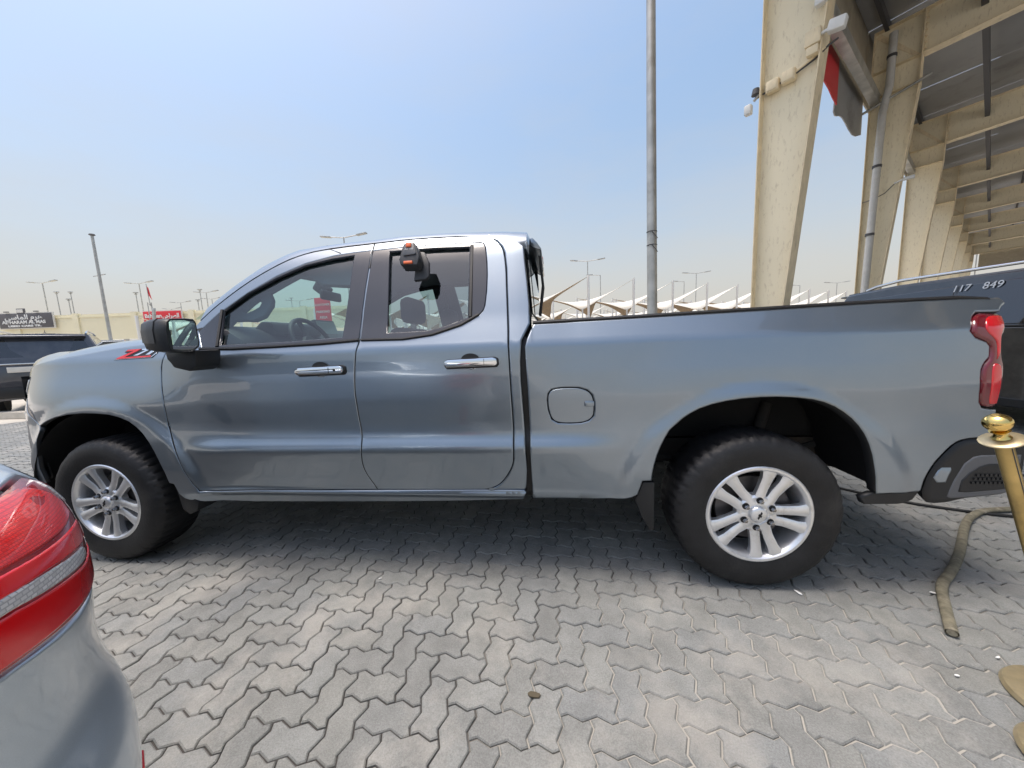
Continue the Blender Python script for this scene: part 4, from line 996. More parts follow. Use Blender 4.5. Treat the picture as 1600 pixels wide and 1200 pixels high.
# door mirror
def mirror_build():
    mg = T['mirror_glass']; 
    r = prism('mirror_foot', [(.725,1.30),(.745,1.262),(.768,1.216),(.862,1.193),(.905,1.220),(.918,1.305)], 'Y', -.115, .03, M['black'], door_f, .012)
    # shell: a rounded bowl opening to the rear, glass facing back and slightly inwards
    A = [(-.275,1.305),(-.288,1.340),(-.290,1.40),(-.278,1.440),(-.255,1.455),(-.15,1.464),(-.082,1.466),(-.066,1.450),(-.060,1.345),(-.068,1.322),(-.11,1.302),(-.14,1.296),(-.21,1.296)]
    cy, cz = -.172, 1.380; SK = -.39; XG = .933
    rows = []
    for x, k in ((XG-.175,.50),(XG-.170,.70),(XG-.150,.87),(XG-.10,.98),(XG-.05,1.02),(XG-.006,1.02),(XG,.98),(XG-.004,.93)):
        rows.append([(x+(y-cy)*SK, cy+(y-cy)*k, cz+(z-cz)*k) for y,z in A])
    s = loft('door_mirror', rows, M['black'], truck, 50, closed=True, caps=True)
    g = [(XG-.0015+(y-cy)*.90*SK, cy+(y-cy)*.90, cz+(z-cz)*.90) for y,z in A]
    mesh('mirror_glass', g, [tuple(range(len(g)))], M['mirror'], s)
    g2 = [(XG+.001+(yy-cy)*SK, yy, zz) for yy, zz in ((-.262,1.438),(-.222,1.442),(-.219,1.405),(-.232,1.396),(-.268,1.40))]
    mesh('blind_spot_mirror', g2, [tuple(range(5))], M['mirror'], s)
    cpr = []
    for x, k in ((XG-.178,.48),(XG-.174,.70),(XG-.154,.885),(XG-.103,.995),(XG-.066,1.03)):
        cpr.append([(x+(y-cy)*SK, cy+(y-cy)*k, cz+(z-cz)*k+.001) for y,z in A[1:8]])
    loft('mirror_cap', cpr, M['gadget'], s, 50)
    return s, r
ms, mf = mirror_build()
# interior
box('cab_floor', (1.6,YC,.60), (2.1,1.75,.04), M['interior'], truck)
bm = bmesh.new(); add_prism(bm, [(.47,1.34),(.58,1.43),(.74,1.455),(.86,1.42),(.95,1.36),(1.02,1.20),(.90,.90),(.55,.70)], 'Y', .13, 2*YC-.13, .03)
bmobj('dashboard', bm, M['interior'], truck, 40)
bm = bmesh.new(); add_prism(bm, [(.74,1.40),(.84,1.485),(.92,1.475),(.96,1.38)], 'Y', .40, .86, .02); bmobj('instrument_hood', bm, M['interior'], truck, 40)
scr = box('display_screen', (.835,1.08,1.455), (.03,.27,.15), M['interior'], truck, bevel=.01, rot=Matrix.Rotation(radians(-18),3,'Y'))
box('screen_face', (.852,1.08,1.46), (.006,.235,.115), M['screen'], scr, rot=Matrix.Rotation(radians(-18),3,'Y'))
bm = bmesh.new()
add_lathe(bm, [(.185+.016*cos(a), .016*sin(a)) for a in [2*pi*k/10 for k in range(10)]], 40, 'Z', closed=True)
add_lathe(bm, [(.0001,-.01),(.06,-.012),(.07,-.03),(.0001,-.05)], 20, 'Z')
for a in (0, pi, -pi/2): add_box(bm, (.12*cos(a),.12*sin(a),-.02), (.13,.035,.015), None) if abs(sin(a))<.5 else add_box(bm, (0,-.12,-.02), (.035,.13,.015))
sw = bmobj('steering_wheel', bm, M['interior'], truck, 50); sw.location = (1.05,.62,1.335); sw.rotation_euler = (0, radians(62), 0)
box('rear_view_mirror', (.965,1.00,1.712), (.035,.25,.075), M['black'], truck, bevel=.015)
box('mirror_stalk', (.90,1.00,1.775), (.14,.06,.10), M['black'], truck, bevel=.02, rot=Matrix.Rotation(radians(38),3,'Y'))
def seat(x, y, w):
    bm = bmesh.new(); add_prism(bm, [(-.27,0),(-.27,.16),(.22,.12),(.25,.0)], 'Y', -w/2, w/2, .04); s = bmobj('seat', bm, M['seat'], truck, 50); s.location = (x,y,.78)
    bm = bmesh.new(); add_prism(bm, [(.16,.05),(.34,.62),(.43,.62),(.36,.05)], 'Y', -w/2, w/2, .04); b = bmobj('seat_back', bm, M['seat'], s, 50)
    for dy in ((0,) if w < .8 else (-w*.3, w*.3)):
        h = box('headrest', (.405,dy,.735), (.10,.27,.17), M['seat'], s, bevel=.04)
        tube('headrest_post', [(.395,dy,.60),(.40,dy,.70)], .02, M['nut'], s, 6)
seat(1.42,.60,.52); seat(1.42,1.46,.52); seat(2.12,YC,1.45)
loft('headlining', [[(x, y, z) for y, z in ((.40,1.86+dz),(.60,1.895+dz),(YC,1.905+dz),(1.46,1.895+dz),(1.66,1.86+dz))] for x, dz in ((1.12,-.05),(1.4,0),(2.2,0),(2.6,-.04))], M['headliner'], truck, 90)
# ------------------------------------------------------------------ black lock box hooked over the rear window
def lock_box():
    y = .155
    g = prism('window_lock_box', [(-.057,-.062),(-.064,-.040),(-.048,.050),(-.034,.060),(.012,.060),(.022,.050),(.046,-.030),(.040,-.070),(.034,-.076),(-.052,-.070)], 'Y', -.035, .035, M['gadget'], None, .006)
    setp(g, 'black and orange lock box hooked over the top of the rear window', 'lock box')
    g.location = (2.028,y,1.765); g.rotation_euler = (radians(-20),0,0)
    prism('face_plate', [(-.044,-.012),(-.034,.052),(.010,.052),(.030,-.006),(.026,-.016),(-.038,-.020)], 'Y', -.041, -.036, M['gadget2'], g, .0015)
    box('release_button', (-.013,-.043,.040), (.030,.010,.026), M['orange'], g, bevel=.004)
    box('latch', (-.010,-.040,-.063), (.048,.010,.014), M['orange'], g, bevel=.002)
    text_mesh('lettering', 'AX-100', .015, M['white'], g, Matrix.Translation((-.010,-.0418,.016))@Matrix.Rotation(pi/2,4,'X'), .0003)
    prism('backing_pad', [(-.005,-.125),(.062,-.120),(.078,-.105),(.074,-.02),(.045,.045),(.0,.050)], 'Y', .036, .060, M['gadget'], g, .004)
    return g
lock_box()

# ------------------------------------------------------------------ silver hatchback, only its tail corner is in frame
hb = empty('silver_hatchback', (1.2,-1.9,0), 'silver hatchback with big red tail lamp in the near left corner', 'car')
HB = Vector((1.2,-1.9,0))
def FC(s, z): p = car_pt(s, z); return (p[0]-HB.x, p[1]-HB.y, p[2])
def FCI(s, z): p = FC(s,z); return (p[0]-.03, p[1]-.03, p[2])
lamp = [(1.32,1.087),(.95,1.088),(.75,1.086),(.62,1.086),(.54,1.087),(.48,1.086),(.43,1.083),(.38,1.060),(.34,1.02),(.31,.98),(.30,.94),(.32,.90),(.38,.879),(.46,.872),(.55,.869),(.62,.869),(.70,.873),(.80,.883),(.95,.888),(1.32,.892)]
lampi = inset(lamp, -.002)
panel('body', [(-1.6,.22),(1.6,.22),(1.6,1.19),(.3,1.19),(-1.6,1.19)], FC, M['silver'], hb, holes=[lampi], grid=.03, depth=.03, lip=.004, flip=True)
tlm = panel('tail_lamp', rounded(lamp,2,60), FC, M['lamp_red'], hb, grid=.025, depth=.03, lip=.010, shrink=.003, off=.003, flip=True)
def lens(name, poly, mat, off=.0045, lip=.004): return panel(name, rounded(poly,1,50), FC, mat, tlm, grid=.025, depth=.003, lip=lip, off=off, flip=True)
lens('lamp_lens', [(1.30,1.082),(.62,1.081),(.54,1.078),(.495,1.062),(.47,1.035),(.485,1.014),(.58,1.010),(.70,1.013),(.85,1.017),(1.30,1.021)], M['red_pattern'])
lens('lamp_lens', [(1.30,1.016),(.80,1.011),(.62,1.005),(.53,1.002),(.44,.995),(.40,.965),(.50,.963),(.58,.971),(.72,.984),(1.30,.995)], M['red_bright'])
lens('indicator_strip', [(1.30,.993),(.78,.985),(.70,.981),(.60,.970),(.545,.966),(.52,.960),(.53,.944),(.56,.941),(.62,.947),(.72,.957),(.80,.966),(1.30,.975)], M['led'])
lens('lamp_lens', [(1.30,.973),(.80,.963),(.72,.954),(.62,.944),(.55,.937),(.47,.940),(.38,.935),(.37,.90),(.46,.887),(.60,.884),(.72,.890),(.85,.899),(1.30,.906)], M['red_bright'])
lens('lamp_reflector', [(.462,1.076),(.438,1.066),(.405,1.030),(.402,1.018),(.42,1.022),(.45,1.05)], M['led'])
panel('body_groove', [(1.55,.858),(.80,.852),(.55,.815),(.40,.80),(.40,.797),(.55,.811),(.80,.848),(1.55,.854)], FC, M['silver'], hb, grid=.05, depth=.001, lip=.001, off=.0005) if False else None
panel('reflector', [(.44,.37),(.52,.37),(.56,.47),(.50,.50),(.45,.47)], FC, M['red'], hb, grid=.03, depth=.01, lip=.004, off=.003, flip=True)
# the rest of the car, out of frame: shoulder, cabin, wheels, so it stands up from a step aside
prof = [(1.55,1.19),(1.32,1.36),(.95,1.46),(.2,1.50),(-.6,1.46),(-1.35,1.08),(-1.6,1.0)]
rows = []
for i, (x,z) in enumerate(prof):
    rows.append([(x-HB.x, yy-HB.y, zz) for yy, zz in ((-1.27,min(1.19,z)),(-1.36,z-.04),(-1.5,z),(-2.3,z),(-2.44,z-.04),(-2.53,min(1.19,z)))])
loft('cabin_roof', rows, M['silver'], hb, 40)
panel('cabin_glass', [(1.40,1.195),(1.24,1.34),(.92,1.42),(.2,1.455),(-.6,1.42),(-1.2,1.195)], lambda x,z: (x-HB.x, -1.262-.30*(z-1.19)-HB.y, z), M['priv'], hb, grid=.2, depth=.02, lip=.004)
loft('far_flank', [[(x-HB.x,-2.62-HB.y,z) for x in (-1.5,-.5,.5,1.5)] for z in (.3,.7,1.19)], M['silver'], hb)
for x in (1.35,-1.0):
    for y in (-1.40,-2.58):
        w = empty('wheel', (x-HB.x,y-HB.y,.31), parent=hb)
        lathe('tyre', [(.20,-.01),(.27,-.015),(.305,.01),(.31,.05),(.31,.15),(.305,.19),(.20,.2)], M['rubber'], w, 32, 'Y')
        lathe('rim', [(.0001,.01),(.19,.0),(.205,.005),(.205,.1)], M['alloy'], w, 24, 'Y')
# ------------------------------------------------------------------ the big steel canopy on the right
can = empty('steel_canopy', (5.88,4.146,0), 'tall beige steel canopy with tapered columns and a sheet metal roof', 'canopy')
CA_ = .824; cD = Vector((sin(CA_),cos(CA_),0)); cR = Vector((cos(CA_),-sin(CA_),0)); SP = 6.7; ZT = 8.32; ZB = 7.42; ZK = 6.85
can.rotation_euler = (0,0,pi/2-CA_-pi/2) if False else (0,0,0)
def CP(r, d, z): v = cR*r+cD*d; return (v.x, v.y, z)
def plate(bm, poly, d0, d1):
    "poly of (r,z) pulled along the row direction"
    A = [bm.verts.new(CP(r,d0,z)) for r,z in poly]; B = [bm.verts.new(CP(r,d1,z)) for r,z in poly]; n = len(poly)
    bm.faces.new(A); bm.faces.new(B[::-1])
    for i in range(n): bm.faces.new((A[i],B[i],B[(i+1)%n],A[(i+1)%n]))
NF = 8; RL = 24.0
col_me = None
def zr(r): return ZT+.035*(r-1.0)
for n in range(NF):
    d = n*SP
    if n == 0:
        bm = bmesh.new(); plate(bm, [(.012,0),(.27,0),(.80,ZK),(.80,ZT),(.012,ZT)], -.006, .006); web = bmobj('column', bm, M['steel'], can)
        bm = bmesh.new(); plate(bm, [(0,0),(.012,0),(.012,ZT),(0,ZT)], -.14, .14); f1 = bmobj('column_flange', bm, M['flange'], can)
        bm = bmesh.new(); plate(bm, [(.27,0),(.285,0),(.82,ZK),(.82,ZB),(.80,ZB),(.80,ZK)], -.14, .14); f2 = bmobj('column_flange', bm, M['flange'], can)
        bm = bmesh.new(); plate(bm, [(.80,ZB+.012),(.825,ZB+.012),(.825,ZT),(.80,ZT)], -.14, .14)
        for k in range(7):
            for s in (-.09,.09):
                v = CP(.84, s, ZB+.08+k*.125); add_box(bm, v, (.05,.03,.03), Matrix.Rotation(-CA_,3,'Z'))
        ep = bmobj('end_plate', bm, M['flange'], can)
        bm = bmesh.new(); plate(bm, [(0.826,ZB+.012),(RL,ZB+.035*(RL-1)+.25),(RL,zr(RL)-.012),(0.826,zr(0.826)-.012)], -.006, .006); rw = bmobj('rafter', bm, M['steel'], can)
        bm = bmesh.new(); plate(bm, [(.013,ZB-.010),(.79,ZB-.010),(.79,ZB),(.013,ZB)], -.13,.13); plate(bm, [(0.827,ZB-.004),(RL,ZB+.035*(RL-1)+.24),(RL,ZB+.035*(RL-1)+.25),(0.827,ZB+.010)], -.13,.13)
        plate(bm, [(0.014,ZT-.005),(.79,ZT-.005),(RL,zr(RL)-.010),(RL,zr(RL)),(.79,ZT+.008),(0.014,ZT+.008)], -.13,.13); rf = bmobj('rafter_flange', bm, M['flange'], can)
        bm = bmesh.new(); plate(bm, [(.02,ZT-.08),(.10,ZT-.02),(.79,ZB+.02),(.73,ZB+.0)], -.02,.02); kn = bmobj('knee_stiffener', bm, M['flange'], can)
        bm = bmesh.new(); plate(bm, [(.03,ZK-.01),(.78,ZK-.01),(.78,ZK),(.03,ZK)], -.13,.13); k2 = bmobj('knee_plate', bm, M['flange'], can)
        base = [web,f1,f2,ep,rw,rf,kn,k2]
    else:
        for o in base:
            c = o.copy(); COL.objects.link(c); c.location = cD*d
        lean = 0
# the far gable is closed down to beam height; bracing tie on every frame
L0, L1 = -SP*.55, (NF-1)*SP+.3
def along(name, r, z, w, h, mat, d0=L0, d1=L1):
    bm = bmesh.new(); plate(bm, [(r-w/2,z-h/2),(r+w/2,z-h/2),(r+w/2,z+h/2),(r-w/2,z+h/2)], d0, d1); return bmobj(name, bm, mat, can)
for k in range(NF):
    a, b = (L0 if k == 0 else (k-1)*SP+.008), (k*SP-.008)
    along('eave_beam', .10, 6.80, .16, .22, M['galv'], a, b)
    along('strut', 1.62, 7.95, .10, .20, M['purlin'], a, b)
for r in (.20,2.6,4.6,6.6,8.6,10.6,12.6,14.6,16.6,18.6,20.6,22.6):
    along('purlin', r, zr(r)+.115, .075, .20, M['purlin'])
# roof sheets, one per bay strip, lapped with a small rib
k = 0; r = -.22
while r < RL-.1:
    r2 = min(RL, r+2.0)
    for n in range(-1, NF-1):
        a, b = (n*SP if n >= 0 else L0), (n+1)*SP
        for q in range(3):
            d0, d1 = a+(b-a)*q/3+.012, a+(b-a)*(q+1)/3-.012
            bm = bmesh.new(); dz = .225+.008*((k+q)%2)
            plate(bm, [(r,zr(r)+dz),(r2+.03,zr(r2)+dz),(r2+.03,zr(r2)+dz+.012),(r,zr(r)+dz+.012)], d0, d1); bmobj('roof_sheet', bm, M['sheet'], can)
    r = r2; k += 1
# fascia cladding along the eave, seen from inside; lower skirt is a red sign near the first column, then bare grey sheet
for n in range(-1, NF-1):
    for q in range(4):
        a = n*SP+SP*q/4+.01; b = n*SP+SP*(q+1)/4-.01
        if b < L0: continue
        bm = bmesh.new(); plate(bm, [(-.16,6.92),(-.13,6.92),(-.13,8.5),(-.16,8.5)], max(a,L0), b); bmobj('fascia_panel', bm, M['cladding'], can)
def skirt(name, d0, d1, mat, zb0, zb1):
    bm = bmesh.new(); N = 10; A = []; B = []
    for i in range(N+1):
        t = i/N; d = d0+(d1-d0)*t; z = zb0+(zb1-zb0)*t+.10*sin(t*7+d)
        A.append([bm.verts.new(CP(-.14-.05*sin(t*5),d,z)), bm.verts.new(CP(-.10,d,6.90))])
        B.append([bm.verts.new(CP(-.16-.05*sin(t*5),d,z)), bm.verts.new(CP(-.12,d,6.90))])
    for i in range(N):
        bm.faces.new((A[i][0],A[i+1][0],A[i+1][1],A[i][1])); bm.faces.new((B[i][0],B[i][1],B[i+1][1],B[i+1][0])); bm.faces.new((A[i][0],B[i][0],B[i+1][0],A[i+1][0]))
    bm.faces.new((A[0][0],A[0][1],B[0][1],B[0][0])); bm.faces.new((A[N][0],B[N][0],B[N][1],A[N][1]))
    return bmobj(name, bm, mat, can, 60)
skirt('red_skirt', 1.2, 4.2, M['redsign'], 6.05, 6.1)
skirt('grey_skirt', 4.22, SP*1.0-.2, M['sheet'], 6.0, 6.0)
# far gable wall
bm = bmesh.new(); plate(bm, [(1.1,6.25),(RL,6.25),(RL,ZB+1.1),(1.1,ZB+.02)], L1-.10, L1-.04); bmobj('gable_panel', bm, M['cladding'], can)
# downpipe on the second column
bm = bmesh.new(); add_tube(bm, [CP(.34,SP-.20,8.1),CP(.34,SP-.20,6.95),CP(.30,SP-.20,6.7),CP(.26,SP-.20,6.4),CP(.17,SP-.20,.1)], .075, 14); dp = bmobj('downpipe', bm, M['pipe'], can, 50)
for z, r in ((7.6,.34),(5.2,.24),(3.6,.21)):
    bm = bmesh.new(); add_tube(bm, [CP(r,SP-.20,z-.03),CP(r,SP-.20,z+.03)], .088, 14); bmobj('pipe_clamp', bm, M['purlin'], dp, 50)
bm = bmesh.new(); add_tube(bm, [CP(-.10,SP-.22,6.55),CP(1.0,SP-.22,6.85)], .03, 8); bmobj('tie_rod', bm, M['galv'], can, 50)
W0 = Vector((5.88,4.146,0))
def CW(r, d, z): return Vector(CP(r,d,z))+W0
# fittings on the first two columns
def rotC(): return Matrix.Rotation(-CA_,3,'Z')
fl = empty('security_camera', CW(.64,-.15,5.42), 'white boxy security camera on the first canopy column', 'security camera', rotz=-CA_)
box('wall_bracket', (0,0,0), (.12,.10,.24), M['white'], fl, bevel=.015)
tube('arm', [(.05,0,.0),(.20,-.06,.06)], .035, M['white'], fl)
hd = box('housing', (.36,-.12,-.01), (.42,.17,.19), M['white'], fl, bevel=.03, rot=Matrix.Rotation(radians(18),3,'Y'))
box('sun_shield', (.37,-.12,.10), (.48,.22,.02), M['white'], hd, rot=Matrix.Rotation(radians(18),3,'Y'))
lathe('lens_ring', [(.0001,.0),(.06,.0),(.065,.03)], M['black'], hd, 16, 'X', c=(.55,-.12,-.075))
ju = empty('junction_box', CW(.17,-.03,4.68), 'pair of beige cable boxes strapped across the first canopy column', 'junction box', rotz=-CA_)
for x in (-.03,.15):
    b_ = box('box', (x,-.05,.02*(x>0)), (.15,.09,.15), M['flange'], ju, bevel=.012)
    box('box_lid', (x,-.10,.02*(x>0)), (.12,.012,.12), M['flange'], b_, bevel=.004)
tube('cable', [(-.26,-.02,-.04),(-.1,-.03,-.02),(.24,-.03,.03),(.42,-.03,.08),(.55,-.03,.16),(.64,-.05,.17)], .012, M['purlin'], ju, 6)
tube('cable', [(.22,-.04,.04),(.4,-.04,.10),(.52,-.04,.15)], .016, M['flange'], ju, 6)
sp = empty('spotlight', CW(-.06,-.08,4.50), 'small grey spotlight at the left edge of the first canopy column', 'spotlight', rotz=-CA_)
tube('arm', [(.05,0,.18),(-.02,-.02,.10)], .02, M['galv'], sp); lathe('lamp_cup', [(.0001,.06),(.04,.05),(.055,-.03),(.0001,-.03)], M['purlin'], sp, 16, 'Z', c=(.0,-.02,.20)); box('lamp_head', (-.08,-.04,.0), (.09,.09,.13), M['white'], sp, bevel=.015)
s2 = empty('bullet_camera', CW(.58,-.14,4.95), 'small cream camera at the right edge of the first canopy column', 'security camera', rotz=-CA_)
box('wall_box', (0,0,.02), (.16,.10,.18), M['flange'], s2, bevel=.012); box('wall_box', (.0,0,-.13), (.12,.09,.10), M['flange'], s2, bevel=.01)
tube('arm', [(.06,0,.02),(.15,-.03,.01)], .02, M['white'], s2); box('housing', (.24,-.06,-.01), (.17,.11,.13), M['white'], s2, bevel=.02, rot=Matrix.Rotation(radians(12),3,'Y'))
s3 = empty('bullet_camera', CW(.60,SP-.10,4.72), 'little white bullet camera on the second canopy column', 'security camera', rotz=-CA_)
tube('bracket', [(-.05,0,0),(.10,-.05,.03)], .02, M['white'], s3); lathe('housing', [(.0001,.10),(.04,.10),(.045,.28),(.0001,.28)], M['white'], s3, 12, 'X', c=(0,-.05,.03))
tube('cable', [(-.60,-.02,-.28),(-.4,-.02,-.26),(-.2,-.02,-.18),(-.05,-.01,-.02)], .010, M['purlin'], s3, 6)
# ------------------------------------------------------------------ street furniture near the truck
pole = empty('steel_pole', (4.47,4.45,0), 'tall bare galvanised pole rising behind the truck bed', 'pole')
bm = bmesh.new(); add_tube(bm, [(0,0,0),(.0,.25,5.0),(.02,.55,10.5)], [.085,.075,.062], 20); shaft = bmobj('shaft', bm, M['galv'], pole, 50)
bm = bmesh.new(); add_box(bm, (0,0,.01), (.32,.32,.02)); bmobj('base_plate', bm, M['galv'], pole)
for z in (3.02,2.80):
    bm = bmesh.new()
    add_lathe(bm, [(.080+.007*cos(a),.007*sin(a)) for a in [2*pi*k/6 for k in range(6)]], 18, 'Z', (.0,.05*z,z), closed=True)
    add_tube(bm, [(-.03,-.085+.05*z,z),(.03,-.10+.05*z,z-.08),(.07,-.09+.05*z,z-.13)], .006, 6); add_tube(bm, [(-.05,-.085+.05*z,z),(-.09,-.09+.05*z,z-.03)], .006, 6)
    bmobj('wire_tie', bm, M['purlin'], pole, 60)
def stanchion(name, base, top, label, lean_rot):
    e = empty(name, base, label, 'stanchion', 'brass barrier posts by the rear bumper')
    b = Vector(base); t = Vector(top)-b; ax = t.normalized(); H = t.length
    q = ax.to_track_quat('Z','Y').to_matrix()
    def put(o): o.data.transform(q.to_4x4()); return o
    bs = lathe('base', [(.0001,.0),(.147,.0),(.150,.006),(.143,.018),(.11,.026),(.05,.034),(.0001,.034)], M['brass_base'], e, 48)
    bs.data.transform(lean_rot.to_4x4())
    bm = bmesh.new(); add_lathe(bm, [(.0178,.02),(.0178,H-.062)], 24); 
    put(bmobj('post', bm, M['brass_worn'], e, 40))
    bm = bmesh.new(); add_tube(bm, [(.0176,-.004,.03),(.0176,-.004,H-.07)], .0012, 5); put(bmobj('post_seam', bm, M['purlin'], e))
    put(lathe('collar', [(.010,H-.069),(.0425,H-.071),(.0435,H-.068),(.0415,H-.066),(.020,H-.063),(.010,H-.063)], M['brass_base'], e, 40))
    put(lathe('neck', [(.012,H-.063),(.019,H-.060),(.0135,H-.053),(.0115,H-.046),(.015,H-.041),(.020,H-.038),(.012,H-.036)], M['brass'], e, 32))
    k = []
    for i in range(13):
        a = -pi/2+pi*i/12; k.append((max(.0001,.0285*cos(a)), H-.012+.0245*sin(a)))
    put(lathe('finial', k, M['brass'], e, 40)); put(lathe('finial_button', [(.0001,H+.0145),(.007,H+.014),(.0085,H+.0115)], M['brass_worn'], e, 20))
    return e
stanchion('brass_stanchion', (4.45,-.515,.0), (4.00,-.615,1.012), 'brass stanchion with a ball finial leaning at the rear bumper', Matrix.Rotation(radians(1),3,'X'))
o = lathe('stanchion_base', [(.0001,.0),(.147,.0),(.150,.006),(.143,.018),(.11,.026),(.05,.034),(.0001,.034)], M['brass_base'], None, 48)
o.location = (4.262,-.722,.004); setp(o, 'round gold stanchion base cut by the bottom right corner', 'stanchion base', 'brass barrier posts by the rear bumper')
hz = [(4.368,-.236,.024),(4.50,-.075,.024),(4.62,.06,.024),(4.76,.165,.023),(4.93,.30,.023),(5.10,.45,.022),(5.30,.63,.022),(5.50,.78,.022),(5.72,.865,.022),(6.2,.88,.022),(7.2,.80,.022)]
def hose_curve(P, k=6):
    out = []
    for i in range(len(P)-1):
        p0,p1,p2,p3 = [Vector(P[max(0,min(len(P)-1,i+d))]) for d in (-1,0,1,2)]
        for j in range(k):
            t = j/k; out.append(.5*((2*p1)+(p2-p0)*t+(2*p0-5*p1+4*p2-p3)*t*t+(3*p1-p0-3*p2+p3)*t**3))
    return out+[Vector(P[-1])]
bm = bmesh.new(); add_tube(bm, hose_curve(hz), .020, 14, caps=False)
add_tube(bm, [Vector(hz[0])+Vector((-.001,-.001,0)),Vector(hz[0])+Vector((.05,.06,0))], .0155, 14, caps=True)
hs_ = bmobj('garden_hose', bm, M['hose'], None, 60); setp(hs_, 'dusty flattened hose curling over the paving behind the rear wheel', 'hose'); hs_.scale = (1,1,.8)
tube_ = tube('power_cable', hose_curve([(4.9,1.35,.008),(5.2,1.05,.008),(5.45,.90,.008),(5.75,.80,.008),(6.4,.7,.008)]), .010, M['cable'], None, 8); setp(tube_, 'thin black cable lying behind the bumper beside the hose', 'cable')
rg_ = random.Random(11)
lit = [(4.55,.02),(3.93,-.02),(4.20,-.42),(4.43,-.33),(1.78,-.05)]
for i, (x,y) in enumerate(lit):
    s_ = .009 if i in (0,1,5) else .0045
    bm = bmesh.new(); P_ = [(s_*(1+.8*rg_.random())*cos(a)*1.5, s_*(.5+.5*rg_.random())*sin(a)) for a in [2*pi*k/7 for k in range(7)]]
    add_prism(bm, P_, 'Z', .004, .007); o = bmobj('paper_scrap', bm, M['litter']); o.location = (x,y,.002); o.rotation_euler = (rg_.uniform(-.15,.15),rg_.uniform(-.15,.15),rg_.uniform(0,3))
    setp(o, 'tiny white paper scrap lying on the block paving', 'litter', 'white scraps on the paving')
bm = bmesh.new(); P_ = [(.020*(1+.7*rg_.random())*cos(a), .008*(1+.9*rg_.random())*sin(a)) for a in [2*pi*k/9 for k in range(9)]]
add_prism(bm, P_, 'Z', .002, .008, .002); o = bmobj('dry_leaf', bm, pmat('dry_leaf', (.09,.075,.05), .9)); o.location = (2.665,-.615,.002); setp(o, 'dark dried leaf on the paving in the foreground', 'leaf')
